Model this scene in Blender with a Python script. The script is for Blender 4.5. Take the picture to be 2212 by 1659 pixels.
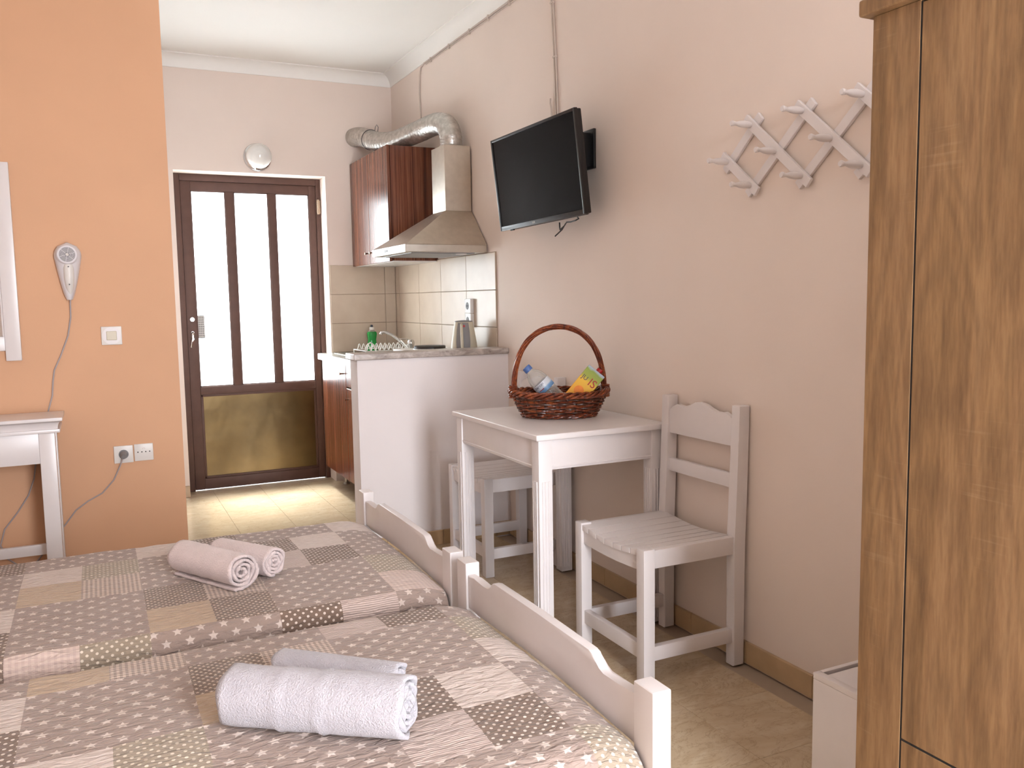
import bpy, bmesh, math, random
from mathutils import Vector, Matrix, noise
random.seed(7)
for o in list(bpy.data.objects): bpy.data.objects.remove(o, do_unlink=True)
SC = bpy.context.scene
COL = SC.collection
PI = math.pi
R = math.radians

# ------------------------------------------------------------------ camera
cam_d = bpy.data.cameras.new('camera'); cam = bpy.data.objects.new('camera', cam_d); COL.objects.link(cam)
yaw, pitch, roll = 0.451471, 0.099385, -0.016667
fw = Vector((math.sin(yaw)*math.cos(pitch), math.cos(yaw)*math.cos(pitch), -math.sin(pitch)))
rt = Vector((math.cos(yaw), -math.sin(yaw), 0)); up = rt.cross(fw)
r2 = math.cos(roll)*rt + math.sin(roll)*up; u2 = -math.sin(roll)*rt + math.cos(roll)*up
m3 = Matrix((r2, u2, -fw)).transposed()
cam.matrix_world = Matrix.Translation((0, 0, 1.25)) @ m3.to_4x4()
cam_d.sensor_width = 36; cam_d.lens = 36*1852.6/2212; cam_d.clip_start = .05
SC.camera = cam

# ------------------------------------------------------------------ world, sun, daylight, exposure
w = bpy.data.worlds.new('World'); SC.world = w; w.use_nodes = True
bg = w.node_tree.nodes['Background']; bg.inputs[0].default_value = (.88, .94, 1, 1); bg.inputs[1].default_value = 5.5
sun_d = bpy.data.lights.new('sun', 'SUN'); sun = bpy.data.objects.new('sun', sun_d); COL.objects.link(sun)
sun_d.energy = 44; sun_d.angle = R(22); sun_d.color = (.95, .98, 1)
sun.rotation_euler = Vector((-.03, -.45, -1)).to_track_quat('-Z', 'Y').to_euler(); sun.location = (1, 9, 6)
al_d = bpy.data.lights.new('balcony_daylight', 'AREA'); al = bpy.data.objects.new('balcony_daylight', al_d); COL.objects.link(al)
al_d.shape = 'RECTANGLE'; al_d.size = .74; al_d.size_y = 2.1; al_d.energy = 70; al_d.color = (.88, .92, 1)
al.location = (.96, -1.03, 1.14); al.rotation_euler = (R(-90), 0, 0)
al.rotation_euler = Vector((-.1, 1, -.27)).to_track_quat('-Z', 'Z').to_euler()
vs = SC.view_settings; vs.view_transform = 'Standard'; vs.look = 'None'; vs.exposure = 0.80; vs.gamma = 1; vs.use_curve_mapping = False

# ------------------------------------------------------------------ helpers
def lin(c):
    out = []
    for v in c[:3]:
        v /= 255.; out.append(v/12.92 if v <= .04045 else ((v+.055)/1.055)**2.4)
    return (out[0], out[1], out[2], 1)

class NT:
    def __init__(s, name):
        s.m = bpy.data.materials.new(name); s.m.use_nodes = True
        s.t = s.m.node_tree; s.n = s.t.nodes; s.l = s.t.links
        s.b = s.n['Principled BSDF']
    def add(s, t, **k):
        n = s.n.new(t)
        for a, v in k.items(): setattr(n, a, v)
        return n
    def link(s, a, b): s.l.new(a, b)
    def coord(s, kind='Object', scale=(1, 1, 1), rot=(0, 0, 0)):
        tc = s.add('ShaderNodeTexCoord'); mp = s.add('ShaderNodeMapping')
        mp.inputs['Scale'].default_value = scale; mp.inputs['Rotation'].default_value = rot
        s.link(tc.outputs[kind], mp.inputs[0]); return mp.outputs[0]
    def noise(s, vec, scale, detail=3, rough=.5, dist=0):
        n = s.add('ShaderNodeTexNoise'); n.inputs['Scale'].default_value = scale; n.inputs['Detail'].default_value = detail
        n.inputs['Roughness'].default_value = rough; n.inputs['Distortion'].default_value = dist
        if vec is not None: s.link(vec, n.inputs['Vector'])
        return n.outputs['Fac']
    def ramp(s, fac, stops):
        r = s.add('ShaderNodeValToRGB'); e = r.color_ramp.elements
        while len(e) < len(stops): e.new(.5)
        for i, (p, c) in enumerate(stops): e[i].position = p; e[i].color = c if len(c) == 4 else lin(c)
        s.link(fac, r.inputs[0]); return r.outputs[0]
    def math(s, op, a, b=None, c=None):
        n = s.add('ShaderNodeMath', operation=op)
        for i, v in enumerate((a, b, c)):
            if v is None: continue
            if isinstance(v, (int, float)): n.inputs[i].default_value = v
            else: s.link(v, n.inputs[i])
        return n.outputs[0]
    def mix(s, fac, a, b, mode='MIX'):
        n = s.add('ShaderNodeMix', data_type='RGBA', blend_type=mode)
        for i, v in ((0, fac), (6, a), (7, b)):
            if isinstance(v, (int, float)): n.inputs[i].default_value = v
            elif isinstance(v, tuple): n.inputs[i].default_value = v if len(v) == 4 else lin(v)
            else: s.link(v, n.inputs[i])
        return n.outputs[2]
    def bump(s, h, strength, dist=.01):
        n = s.add('ShaderNodeBump'); n.inputs['Strength'].default_value = strength; n.inputs['Distance'].default_value = dist
        s.link(h, n.inputs['Height']); s.link(n.outputs[0], s.b.inputs['Normal'])
    def color(s, c):
        if isinstance(c, tuple): s.b.inputs['Base Color'].default_value = c if len(c) == 4 else lin(c)
        else: s.link(c, s.b.inputs['Base Color'])
    def set(s, rough=None, metal=None, spec=None, trans=None, ior=None, coat=None, sheen=None):
        for k, v in (('Roughness', rough), ('Metallic', metal), ('Specular IOR Level', spec), ('Transmission Weight', trans), ('IOR', ior), ('Coat Weight', coat), ('Sheen Weight', sheen)):
            if v is not None: s.b.inputs[k].default_value = v
        return s

def plain(name, c, rough=.5, metal=0, var=.04, scale=8, bump=None, spec=.5, coat=0):
    t = NT(name); v = t.coord('Object')
    f = t.noise(v, scale, 4)
    l = lin(c); d = tuple(max(0, x*(1-var)) for x in l[:3])+(1,); h = tuple(min(1, x*(1+var)) for x in l[:3])+(1,)
    t.color(t.ramp(f, [(.3, d), (.7, h)])); t.set(rough=rough, metal=metal, spec=spec, coat=coat)
    if bump: t.bump(t.noise(v, bump[0], 4), bump[1], bump[2] if len(bump) > 2 else .002)
    return t.m

MT = {}
MT['wall'] = plain('wall_cream_paint', (228, 211, 199), .75, var=.02, scale=3, bump=(140, .12))
MT['wall_white'] = plain('wall_white_paint', (230, 221, 219), .75, var=.02, scale=3, bump=(140, .12))
MT['ceiling'] = plain('ceiling_white_paint', (238, 234, 228), .8, var=.01, scale=3)
MT['orange'] = plain('wall_orange_paint', (216, 168, 132), .7, var=.03, scale=2.5, bump=(120, .1))
MT['white_lacquer'] = plain('white_lacquered_wood', (224, 216, 214), .28, var=.015, scale=14, bump=(60, .03))
MT['white_matt'] = plain('white_wall_plastic', (226, 220, 214), .35, var=.01)
MT['dryer'] = plain('pale_grey_plastic', (216, 210, 212), .3, var=.01)
MT['grey_plastic'] = plain('mid_grey_plastic', (128, 124, 124), .45, var=.03)
MT['beige_plastic'] = plain('beige_plastic', (206, 196, 174), .4, var=.02)
MT['black_plastic'] = plain('black_plastic', (16, 15, 16), .32, var=.1)
MT['dark'] = plain('dark_gap', (22, 18, 16), .8)
MT['steel'] = plain('brushed_steel', (200, 192, 180), .36, metal=1, var=.05, scale=30)
MT['chrome'] = plain('chrome', (215, 215, 215), .08, metal=1, var=.01)
MT['knob'] = plain('satin_knob', (170, 150, 130), .25, metal=1, var=.02)
MT['mirror'] = plain('mirror_glass', (205, 205, 205), .02, metal=1, var=.0)
MT['white_wire'] = plain('white_coated_wire', (230, 226, 218), .3)
MT['hotplate'] = plain('dark_hotplate', (48, 42, 38), .45, var=.1)
MT['red'] = plain('red_plastic', (170, 30, 26), .4)
MT['blue_cap'] = plain('blue_cap', (74, 104, 160), .4)
MT['cord'] = plain('pale_cord', (170, 160, 160), .5)
MT['cable'] = plain('painted_cable', (196, 180, 168), .6)
MT['shadowgrey'] = plain('hole_grey', (88, 84, 86), .6)
MT['grey_text'] = plain('grey_print', (90, 90, 92), .6)
MT['pale_text'] = plain('pale_print', (205, 200, 195), .6)
MT['dark_text'] = plain('dark_label_print', (58, 66, 84), .6)
MT['door_frame'] = plain('brown_painted_metal', (92, 66, 57), .5, metal=0, var=.08, scale=20, bump=(40, .05), spec=.3)
MT['counter_edge'] = plain('white_and_glare_laminate', (220, 216, 210), .25)  # white holds glare on worktop edge and hood strip; plain on cabinet underside
MT['counter_top'] = plain('grey_laminate', (150, 146, 138), .28, var=.06, scale=60)
MT['screen'] = plain('glossy_screen', (6, 5, 5), .12, var=.1, spec=.09)
MT['grout'] = plain('grout', (164, 144, 124), .8)
MT['base_tile'] = plain('beige_baseboard_tile', (188, 158, 122), .3, var=.1, scale=9)

t = NT('bronze_panel'); v = t.coord('Object'); t.color(t.ramp(t.noise(v, 3, 4), [(.3, (92, 74, 46)), (.7, (124, 102, 66))])); t.set(rough=.3, metal=.75)
t.bump(t.noise(v, 4, 3), .25, .02); MT['bronze'] = t.m

t = NT('marble_floor_tile'); v = t.coord('Object')
oi = t.add('ShaderNodeObjectInfo'); ad = t.add('ShaderNodeVectorMath', operation='ADD'); t.link(v, ad.inputs[0])
cmb = t.add('ShaderNodeCombineXYZ'); t.link(t.math('MULTIPLY', oi.outputs['Random'], 37.), cmb.inputs[0]); t.link(t.math('MULTIPLY', oi.outputs['Random'], 91.), cmb.inputs[1])
t.link(cmb.outputs[0], ad.inputs[1])
st = t.add('ShaderNodeMapping'); st.inputs['Scale'].default_value = (1.4, 3, 1); t.link(ad.outputs[0], st.inputs[0])
n1 = t.noise(st.outputs[0], 5, 6, .6, 1.2); base = t.ramp(n1, [(.25, (182, 158, 127)), (.55, (193, 171, 142)), (.8, (201, 181, 154))])
n2 = t.noise(st.outputs[0], 3, 8, .7, 2.5); vein = t.ramp(n2, [(.488, (0, 0, 0)), (.5, (255, 255, 255)), (.512, (0, 0, 0))])
t.color(t.mix(t.math('MULTIPLY', vein, .6), base, (132, 106, 78))); t.set(rough=.13, spec=.5); MT['floor'] = t.m

t = NT('glazed_wall_tile'); v = t.coord('Object'); t.color(t.ramp(t.noise(v, 6, 4), [(.3, (190, 170, 150)), (.7, (202, 184, 164))])); t.set(rough=.34, spec=.35); MT['tile'] = t.m

t = NT('grey_marble_slab'); v = t.coord('Object', (1, 2.5, 2)); f = t.noise(v, 9, 8, .65, 1.5)
t.color(t.ramp(f, [(.3, (128, 116, 110)), (.5, (176, 164, 156)), (.7, (206, 196, 190))])); t.set(rough=.3); MT['marble'] = t.m

def wood(name, stops, sx, sz, rough, axis='z', dist=1.5, fine=.35, saw=0, coat=0, figure=0):
    t = NT(name)
    sc = {'z': (sx, sx, sz), 'x': (sz, sx, sx), 'y': (sx, sz, sx)}[axis]
    v = t.coord('Object', sc)
    f = t.noise(v, 1, 5, .55, dist); c = t.ramp(f, stops)
    f2 = t.noise(t.coord('Object', tuple(q*6 for q in sc)), 1, 4, .6)
    c = t.mix(fine, c, t.ramp(f2, [(.3, (70, 70, 70)), (.7, (235, 235, 235))]), 'SOFT_LIGHT')
    if saw:
        f3 = t.noise(t.coord('Object', (6, 6, 170)), 1, 2); f4 = t.noise(t.coord('Object', (3, 5, 2)), 1.3, 2)
        k = t.math('MULTIPLY', t.ramp(f3, [(.6, (0, 0, 0)), (.68, (255, 255, 255))]), t.ramp(f4, [(.52, (0, 0, 0)), (.62, (255, 255, 255))]))
        c = t.mix(t.math('MULTIPLY', k, saw), c, (176, 144, 108))
    if figure:
        g1 = t.noise(t.coord('Object', (3.2, 3.2, .75)), 1.5, 2, .45, .35)
        ln = t.math('SINE', t.math('MULTIPLY', g1, 95.))
        c = t.mix(figure, c, t.ramp(t.math('MULTIPLY_ADD', ln, .5, .5), [(.0, (96, 96, 96)), (.55, (134, 134, 134)), (1., (146, 146, 146))]), 'OVERLAY')
    f5 = t.noise(t.coord('Object', tuple(q*22 for q in sc)), 1, 3, .6)
    c = t.mix(fine, c, t.ramp(f5, [(.38, (86, 86, 86)), (.6, (178, 178, 178))]), 'SOFT_LIGHT')
    t.color(c); t.set(rough=rough, coat=coat); t.bump(f2, .06, .002); return t.m
MT['oak'] = wood('sawn_oak_veneer', [(.28, (124, 92, 57)), (.45, (145, 109, 71)), (.6, (156, 119, 81)), (.75, (137, 103, 66))], 9, .9, .5, dist=1.1, fine=.30, saw=.25, figure=.38)
MT['zebrano'] = wood('striped_walnut_laminate', [(.3, (66, 30, 20)), (.45, (112, 62, 42)), (.55, (134, 82, 58)), (.68, (84, 40, 26))], 34, .35, .27, dist=.5, fine=.5)
MT['wicker'] = wood('glossy_brown_wicker', [(.3, (58, 22, 12)), (.5, (118, 52, 26)), (.7, (164, 92, 50))], 40, 40, .3, dist=1, fine=.4)
MT['wicker_dark'] = wood('dark_wicker', [(.3, (34, 15, 10)), (.7, (100, 56, 34))], 40, 40, .35, dist=1)

# frosted glass: lets daylight in, diffusing it
t = NT('frosted_door_glass'); t.n.remove(t.b); out = t.n['Material Output']
tr = t.add('ShaderNodeBsdfTransparent'); tl = t.add('ShaderNodeBsdfTranslucent'); mx = t.add('ShaderNodeMixShader'); mx.inputs[0].default_value = .5
tr.inputs[0].default_value = (.95, .97, .97, 1); tl.inputs[0].default_value = (.9, .92, .92, 1)
t.link(tr.outputs[0], mx.inputs[1]); t.link(tl.outputs[0], mx.inputs[2]); t.link(mx.outputs[0], out.inputs[0]); MT['frost'] = t.m

def clear(name, tint, alpha, rough=.05):
    t = NT(name); t.n.remove(t.b); out = t.n['Material Output']
    tr = t.add('ShaderNodeBsdfTransparent'); gl = t.add('ShaderNodeBsdfPrincipled'); mx = t.add('ShaderNodeMixShader')
    tr.inputs[0].default_value = (1, 1, 1, 1); gl.inputs['Base Color'].default_value = lin(tint); gl.inputs['Roughness'].default_value = rough
    lw = t.add('ShaderNodeLayerWeight'); lw.inputs[0].default_value = .35
    t.link(t.math('MULTIPLY_ADD', lw.outputs['Facing'], .6, alpha), mx.inputs[0])
    t.link(tr.outputs[0], mx.inputs[1]); t.link(gl.outputs[0], mx.inputs[2]); t.link(mx.outputs[0], out.inputs[0]); return t.m
MT['pet'] = clear('clear_bottle_plastic', (206, 204, 198), .22)
MT['soap'] = plain('green_dish_soap', (24, 150, 62), .15, var=.1)
MT['opal'] = plain('opal_lamp_glass', (226, 222, 216), .12, var=.01)

# aluminium duct with ribs
t = NT('flexible_aluminium_duct'); v = t.coord('UV'); wv = t.add('ShaderNodeTexWave'); wv.inputs['Scale'].default_value = 12; t.link(v, wv.inputs[0])
t.color(t.ramp(t.noise(t.coord('Object'), 40, 4), [(.3, (176, 172, 166)), (.7, (214, 210, 204))])); t.set(rough=.32, metal=.85); t.bump(t.noise(t.coord('Object'), 60, 3), .5, .006); MT['duct'] = t.m

# towels
def terry(name, c):
    t = NT(name); v = t.coord('Object'); f = t.noise(v, 260, 3, .6); f2 = t.noise(v, 22, 3)
    t.color(t.ramp(f2, [(.3, tuple(int(x*.96) for x in c)), (.7, c)])); t.set(rough=.95, sheen=.4, spec=.1)
    t.bump(t.math('ADD', f, t.math('MULTIPLY', f2, 1.2)), .8, .006); return t.m
MT['terry'] = terry('white_terry', (192, 186, 191))
MT['terry_pink'] = terry('pale_pink_terry', (228, 208, 204))

# quilt fabrics (UV in metres)
def fabric(name, kind, c0, c1, d=.058, e=.03, r=.0135):
    t = NT(name); uv = t.coord('UV'); sx = t.add('ShaderNodeSeparateXYZ'); t.link(uv, sx.inputs[0]); U, V = sx.outputs[0], sx.outputs[1]
    U = t.math('ADD', U, 10.); V = t.math('ADD', V, 10.)
    if kind in ('star', 'dot'):
        v = t.math('DIVIDE', V, e); row = t.math('FLOOR', v); u = t.math('ADD', t.math('DIVIDE', U, d), t.math('MULTIPLY', t.math('FLOORED_MODULO', row, 2.), .5))
        cx = t.math('MULTIPLY', t.math('SUBTRACT', t.math('FRACT', u), .5), d); cy = t.math('MULTIPLY', t.math('SUBTRACT', t.math('FRACT', v), .5), e)
        rho = t.math('SQRT', t.math('ADD', t.math('MULTIPLY', cx, cx), t.math('MULTIPLY', cy, cy)))
        if kind == 'dot': mask = t.math('LESS_THAN', rho, r)
        else:
            a = t.math('ARCTAN2', cx, cy); s5 = PI/5
            a = t.math('ABSOLUTE', t.math('SUBTRACT', t.math('FLOORED_MODULO', t.math('ADD', a, s5), 2*s5), s5))
            px = t.math('MULTIPLY', rho, t.math('COSINE', a)); py = t.math('MULTIPLY', rho, t.math('SINE', a))
            ri = r*.45; ix, iy = ri*math.cos(s5), ri*math.sin(s5)
            mask = t.math('LESS_THAN', t.math('SUBTRACT', t.math('MULTIPLY', t.math('SUBTRACT', px, r), iy), t.math('MULTIPLY', py, ix-r)), 0.)
    elif kind == 'gingham':
        f = lambda w_: t.math('GREATER_THAN', t.math('FRACT', t.math('DIVIDE', w_, d)), .5)
        mask = t.math('MULTIPLY', t.math('ADD', f(U), f(V)), .5)
    elif kind == 'stripe':
        mask = t.math('GREATER_THAN', t.math('FRACT', t.math('DIVIDE', V, d)), .5)
    else:
        n = t.noise(t.coord('UV', (40, 220, 1)), 1, 3); mask = t.ramp(n, [(.35, (0, 0, 0)), (.65, (255, 255, 255))])
    col = t.mix(mask, c0, c1)
    n = t.noise(t.coord('UV', (3, 3, 1)), 2, 3); col = t.mix(.25, col, t.ramp(n, [(.3, (110, 110, 110)), (.7, (146, 146, 146))]), 'OVERLAY')
    t.color(col); t.set(rough=.9, sheen=.2, spec=.15)
    q = t.noise(t.coord('UV', (26, 70, 1)), 1, 3, .5, .6); t.bump(q, 1.0, .013); return t.m
QF = {
 'S': fabric('quilt_taupe_star_print', 'star', (172, 151, 140), (218, 204, 196)),
 's': fabric('quilt_small_star_print', 'star', (140, 120, 108), (222, 206, 192), .0185, .0105, .0052),
 'D': fabric('quilt_dark_dot_print', 'dot', (136, 114, 100), (226, 212, 202), .0230, .0115, .0036),
 'k': fabric('quilt_khaki_dot_print', 'dot', (172, 155, 136), (228, 216, 202), .0230, .0115, .0036),
 'w': fabric('quilt_cream_plain', 'plain', (204, 189, 180), (220, 206, 198)),
 't': fabric('quilt_tan_plain', 'plain', (190, 166, 142), (202, 180, 154)),
 'g': fabric('quilt_gingham', 'gingham', (222, 204, 192), (160, 140, 126), .0125),
 'i': fabric('quilt_ticking_stripe', 'stripe', (218, 200, 192), (176, 156, 146), .0062),
 'f': fabric('quilt_faint_check', 'gingham', (218, 200, 190), (204, 184, 174), .014),
}
QK = list(QF)

class B:
    def __init__(s): s.bm = bmesh.new(); s.uv = None
    def _new(s, before): return [v for v in s.bm.verts if v not in before]
    def box(s, x0, x1, y0, y1, z0, z1, r=0, seg=2, mtx=None):
        vs_ = bmesh.ops.create_cube(s.bm, size=1)['verts']
        for v in vs_:
            v.co = Vector(((x0+x1)/2+v.co.x*(x1-x0), (y0+y1)/2+v.co.y*(y1-y0), (z0+z1)/2+v.co.z*(z1-z0)))
            if mtx: v.co = mtx @ v.co
        if r > 0:
            ed = list({e for v in vs_ for e in v.link_edges})
            bmesh.ops.bevel(s.bm, geom=ed, offset=r, segments=seg, profile=.6, affect='EDGES')
        return s
    def ring(s, pts): return [s.bm.verts.new(p) for p in pts]
    def loft(s, rings, closed=True, caps=True):
        rs = [s.ring(r_) for r_ in rings]; n = len(rs[0])
        for a, b in zip(rs, rs[1:]):
            for i in range(n if closed else n-1):
                try: s.bm.faces.new((a[i], a[(i+1) % n], b[(i+1) % n], b[i]))
                except ValueError: pass
        if caps and closed:
            s.bm.faces.new(list(reversed(rs[0]))); s.bm.faces.new(rs[-1])
        return s
    def tube(s, pts, r, n=8, closed=False, flat=1.0):
        pts = [Vector(p) for p in pts]; m = len(pts); rings = []
        nrm = None
        for i in range(m):
            if closed: tg = pts[(i+1) % m]-pts[i-1]
            else: tg = pts[min(i+1, m-1)]-pts[max(i-1, 0)]
            tg.normalize()
            if nrm is None:
                nrm = tg.cross(Vector((0, 0, 1)));
                if nrm.length < 1e-3: nrm = tg.cross(Vector((1, 0, 0)))
            nrm = (nrm - tg*nrm.dot(tg)).normalized(); bn = tg.cross(nrm)
            rr = r[i] if isinstance(r, (list, tuple)) else r
            rings.append([pts[i]+rr*(math.cos(2*PI*k/n)*nrm+flat*math.sin(2*PI*k/n)*bn) for k in range(n)])
        if closed: rings.append(rings[0])
        rs = [s.ring(q) for q in (rings[:-1] if closed else rings)]
        if closed: rs.append(rs[0])
        for a, b in zip(rs, rs[1:]):
            for i in range(n): s.bm.faces.new((a[i], a[(i+1) % n], b[(i+1) % n], b[i]))
        if not closed:
            s.bm.faces.new(list(reversed(rs[0]))); s.bm.faces.new(rs[-1])
        return s
    def cyl(s, p0, p1, r0, r1=None, n=20):
        p0, p1 = Vector(p0), Vector(p1); r1 = r0 if r1 is None else r1
        tg = (p1-p0).normalized(); a = tg.cross(Vector((0, 0, 1)))
        if a.length < 1e-3: a = Vector((1, 0, 0))
        a.normalize(); b = tg.cross(a)
        f = lambda p, r_: [p+r_*(math.cos(2*PI*k/n)*a+math.sin(2*PI*k/n)*b) for k in range(n)]
        return s.loft([f(p0, r0), f(p1, r1)])
    def lathe(s, prof, n=28, mtx=None, sx=1, sy=1, caps=True):
        mtx = mtx or Matrix()
        rings = [[mtx @ Vector((sx*max(r_, 1e-5)*math.cos(2*PI*k/n), sy*max(r_, 1e-5)*math.sin(2*PI*k/n), z)) for k in range(n)] for r_, z in prof]
        return s.loft(rings, caps=caps)
    def prism(s, pts, axis, a0, a1, bev=0):
        """2-D outline extruded along axis; pts are the other two coordinates in xyz order"""
        def p3(p, a): return {'x': (a, p[0], p[1]), 'y': (p[0], a, p[1]), 'z': (p[0], p[1], a)}[axis]
        before = set(s.bm.verts)
        lo = s.ring([p3(p, a0) for p in pts]); hi = s.ring([p3(p, a1) for p in pts]); n = len(pts)
        f0 = s.bm.faces.new(lo); f1 = s.bm.faces.new(list(reversed(hi)))
        for i in range(n): s.bm.faces.new((lo[i], hi[i], hi[(i+1) % n], lo[(i+1) % n]))
        if bev:
            bmesh.ops.bevel(s.bm, geom=list(f0.edges)+list(f1.edges), offset=bev, segments=2, profile=.6, affect='EDGES')
        return s

def link(o): COL.objects.link(o); return o
def obj(name, b, mat, parent=None, local=False, smooth=35):
    me = bpy.data.meshes.new(name); bm = b.bm
    bmesh.ops.recalc_face_normals(bm, faces=bm.faces)
    if parent is not None and not local:
        loc = parent_loc(parent)
        for v in bm.verts: v.co -= loc
    bm.to_mesh(me); bm.free()
    for m in (mat if isinstance(mat, list) else [mat]): me.materials.append(MT[m] if isinstance(m, str) else m)
    if smooth:
        for p in me.polygons: p.use_smooth = True
        me.set_sharp_from_angle(angle=R(smooth))
    o = link(bpy.data.objects.new(name, me))
    if parent is not None: o.parent = parent
    return o
def parent_loc(p):
    v = Vector(p.location)
    while p.parent: p = p.parent; v += p.location
    return v
def tag(o, label, cat, group=None):
    o['label'] = label; o['category'] = cat
    if group: o['group'] = group
    return o
def thing(name, label, cat, loc=(0, 0, 0), group=None):
    o = link(bpy.data.objects.new(name, None)); o.empty_display_size = .05; o.location = loc
    return tag(o, label, cat, group)
def struct(name, b=None, mat=None, loc=(0, 0, 0)):
    if b is None: o = link(bpy.data.objects.new(name, None)); o.location = loc
    else: o = obj(name, b, mat)
    o['kind'] = 'structure'; return o
def dup(root, loc, label=None, group=None):
    r_ = root.copy(); link(r_); r_.location = loc
    if label: r_['label'] = label
    if group: r_['group'] = group
    for ch in list(root.children):
        c = ch.copy(); link(c); c.parent = r_
        for g in list(ch.children):
            d = g.copy(); link(d); d.parent = c
    return r_
def inst(name, me, parent, loc, rot=None, scale=None):
    o = link(bpy.data.objects.new(name, me)); o.parent = parent; o.location = loc
    if rot: o.rotation_euler = rot
    if scale: o.scale = scale
    return o
def text(body, size, mat, parent, mtx, depth=.0006, name='lettering', bend=None):
    """flat lettering as mesh; mtx places text plane (x right, y up) in the parent's space"""
    cu = bpy.data.curves.new(name, 'FONT'); cu.body = body; cu.size = size; cu.align_x = 'CENTER'; cu.align_y = 'CENTER'; cu.extrude = depth
    to = bpy.data.objects.new(name, cu); link(to)
    dg = bpy.context.evaluated_depsgraph_get(); me = bpy.data.meshes.new_from_object(to.evaluated_get(dg))
    bpy.data.objects.remove(to, do_unlink=True)
    for v in me.vertices:
        c = v.co.copy()
        if bend: c = bend(c)
        v.co = mtx @ c
    me.materials.clear(); me.materials.append(MT[mat]); me.name = name
    o = link(bpy.data.objects.new(name, me)); o.parent = parent; return o

XR, YB, YH, YO, ZC = 1.941, 5.85, 4.045, 4.25, 2.79
XL, YF = -1.25, -1.0
# ------------------------------------------------------------------ structure
fl = struct('floor', B().box(XL-.1, XR+.1, YF-.1, YB+.25, -.12, -.008), 'grout')
T = .30
tb = B().box(-T/2+.0005, T/2-.0005, -T/2+.0005, T/2-.0005, -.008, 0, .0004, 1); tile0 = obj('tile', tb, 'floor', smooth=0); tm = tile0.data; bpy.data.objects.remove(tile0)
x = 1.552+T/2-12*T
while x < XR+.0:
    y = YF
    while y < YB+.2:
        if x > XL-.2 and not (x < .3 and y > 4.4): inst('tile', tm, fl, (x, y+T/2, 0))
        y += T
    x += T
struct('wall_right', B().box(XR, XR+.12, YF-.1, YB+.25, -.1, ZC+.1), 'wall')
struct('wall_left', B().box(XL-.12, XL, YF-.1, YB+.25, -.1, ZC+.1), 'wall')
b = B().box(XL, .50, YB, YB+.25, -.1, ZC+.1).box(1.46, XR, YB, YB+.25, -.1, ZC+.1).box(.50, 1.46, YB, YB+.25, 2.09, ZC+.1)
struct('wall_back', b, 'wall')
b = B().box(XL, .51, YF-.12, YF, -.1, ZC+.1).box(1.35, XR, YF-.12, YF, -.1, ZC+.1).box(.51, 1.35, YF-.12, YF, 2.2, ZC+.1)
struct('wall_front', b, 'wall_white')
b = B().box(.51, .56, YF-.08, YF-.02, 0, 2.2).box(1.30, 1.35, YF-.08, YF-.02, 0, 2.2).box(.56, 1.30, YF-.08, YF-.02, 2.15, 2.2)
struct('window_1', b, 'white_lacquer')
struct('ceiling', B().box(XL-.1, XR+.1, YF-.1, YB+.25, ZC, ZC+.12), 'ceiling')
struct('wall_partition', B().box(XL, .343, YO, YO+.1, -.1, ZC), 'orange')
struct('wall_corridor', B().box(.243, .343, YO+.1, YB, -.1, ZC), 'wall_white')
struct('wall_counter', B().box(1.131, XR, YH, YH+.12, -.01, .963), 'wall_white')
# cove cornices
def cove(p0, p1, inward):
    b_ = B(); p0, p1, n = Vector(p0), Vector(p1), Vector(inward); s_ = .075; rings = []
    for p in (p0, p1):
        pts = [p+Vector((0, 0, ZC-.0)), p+Vector((0, 0, ZC-s_))]
        for k in range(7):
            a = PI/2*k/6; pts.append(p+n*(.006+(s_-.006)*(1-math.cos(a)))+Vector((0, 0, ZC-s_+(s_-.006)*math.sin(a))))
        pts.append(p+n*s_+Vector((0, 0, ZC))); rings.append(pts)
    return b_.loft(rings)
struct('trim_1', cove((.343, YB, 0), (XR, YB, 0), (0, -1, 0)), 'ceiling')
struct('trim_2', cove((XR, YF, 0), (XR, YB, 0), (-1, 0, 0)), 'ceiling')
# baseboards of tile pieces
def baseboard(name, p0, p1, n, off=0., L=.30):
    root = struct(name, None, None, p0); p0, p1, n = Vector(p0), Vector(p1), Vector(n); d = p1-p0; tot = d.length; d.normalize()
    a = -off
    while a < tot-.01:
        s0, s1 = max(a, 0)+.001, min(a+L, tot)-.001
        if s1-s0 > .02:
            q = [p0+d*s0, p0+d*s1, p0+d*s1+n*.012, p0+d*s0+n*.012]
            lo = [v+Vector((0, 0, .0005)) for v in q]; hi = [v+Vector((0, 0, .075)) for v in q]
            b_ = B().loft([lo, hi]); bmesh.ops.bevel(b_.bm, geom=list(b_.bm.edges), offset=.0015, segments=1, affect='EDGES')
            obj('tile', b_, 'base_tile', root)
        a += L
baseboard('baseboard_right', (XR, YF, 0), (XR, YH, 0), (-1, 0, 0), .11)
baseboard('baseboard_counter', (1.131, YH, 0), (XR-.012, YH, 0), (0, -1, 0), .179)
baseboard('baseboard_back', (.343, YB, 0), (.50, YB, 0), (0, -1, 0))

# splashback tiles
sp = struct('trim_3', B().box(XR-.004, XR, YH+.12, YB, .90, 1.50).box(1.466, XR-.004, YB-.004, YB, .90, 1.495), 'grout')
def wtile(x0, x1, y0, y1, z0, z1): obj('tile', B().box(x0, x1, y0, y1, z0, z1, .0012, 1), 'tile', sp, smooth=0)
g = .0016
zs = [.90, 1.098, 1.297, 1.497]
ys = [YB-.008, 5.765, 5.36, 4.965, 4.565, YH+.12]
for za, zb in zip(zs, zs[1:]):
    for ya, yb in zip(ys, ys[1:]): wtile(XR-.009, XR-.0035, yb+g, ya-g, za+g, zb-g)
    for xa, xb in ((1.466, 1.853), (1.853, XR-.01)): wtile(xa+g, xb-g, YB-.009, YB-.0035, za+g, zb-g)

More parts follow.
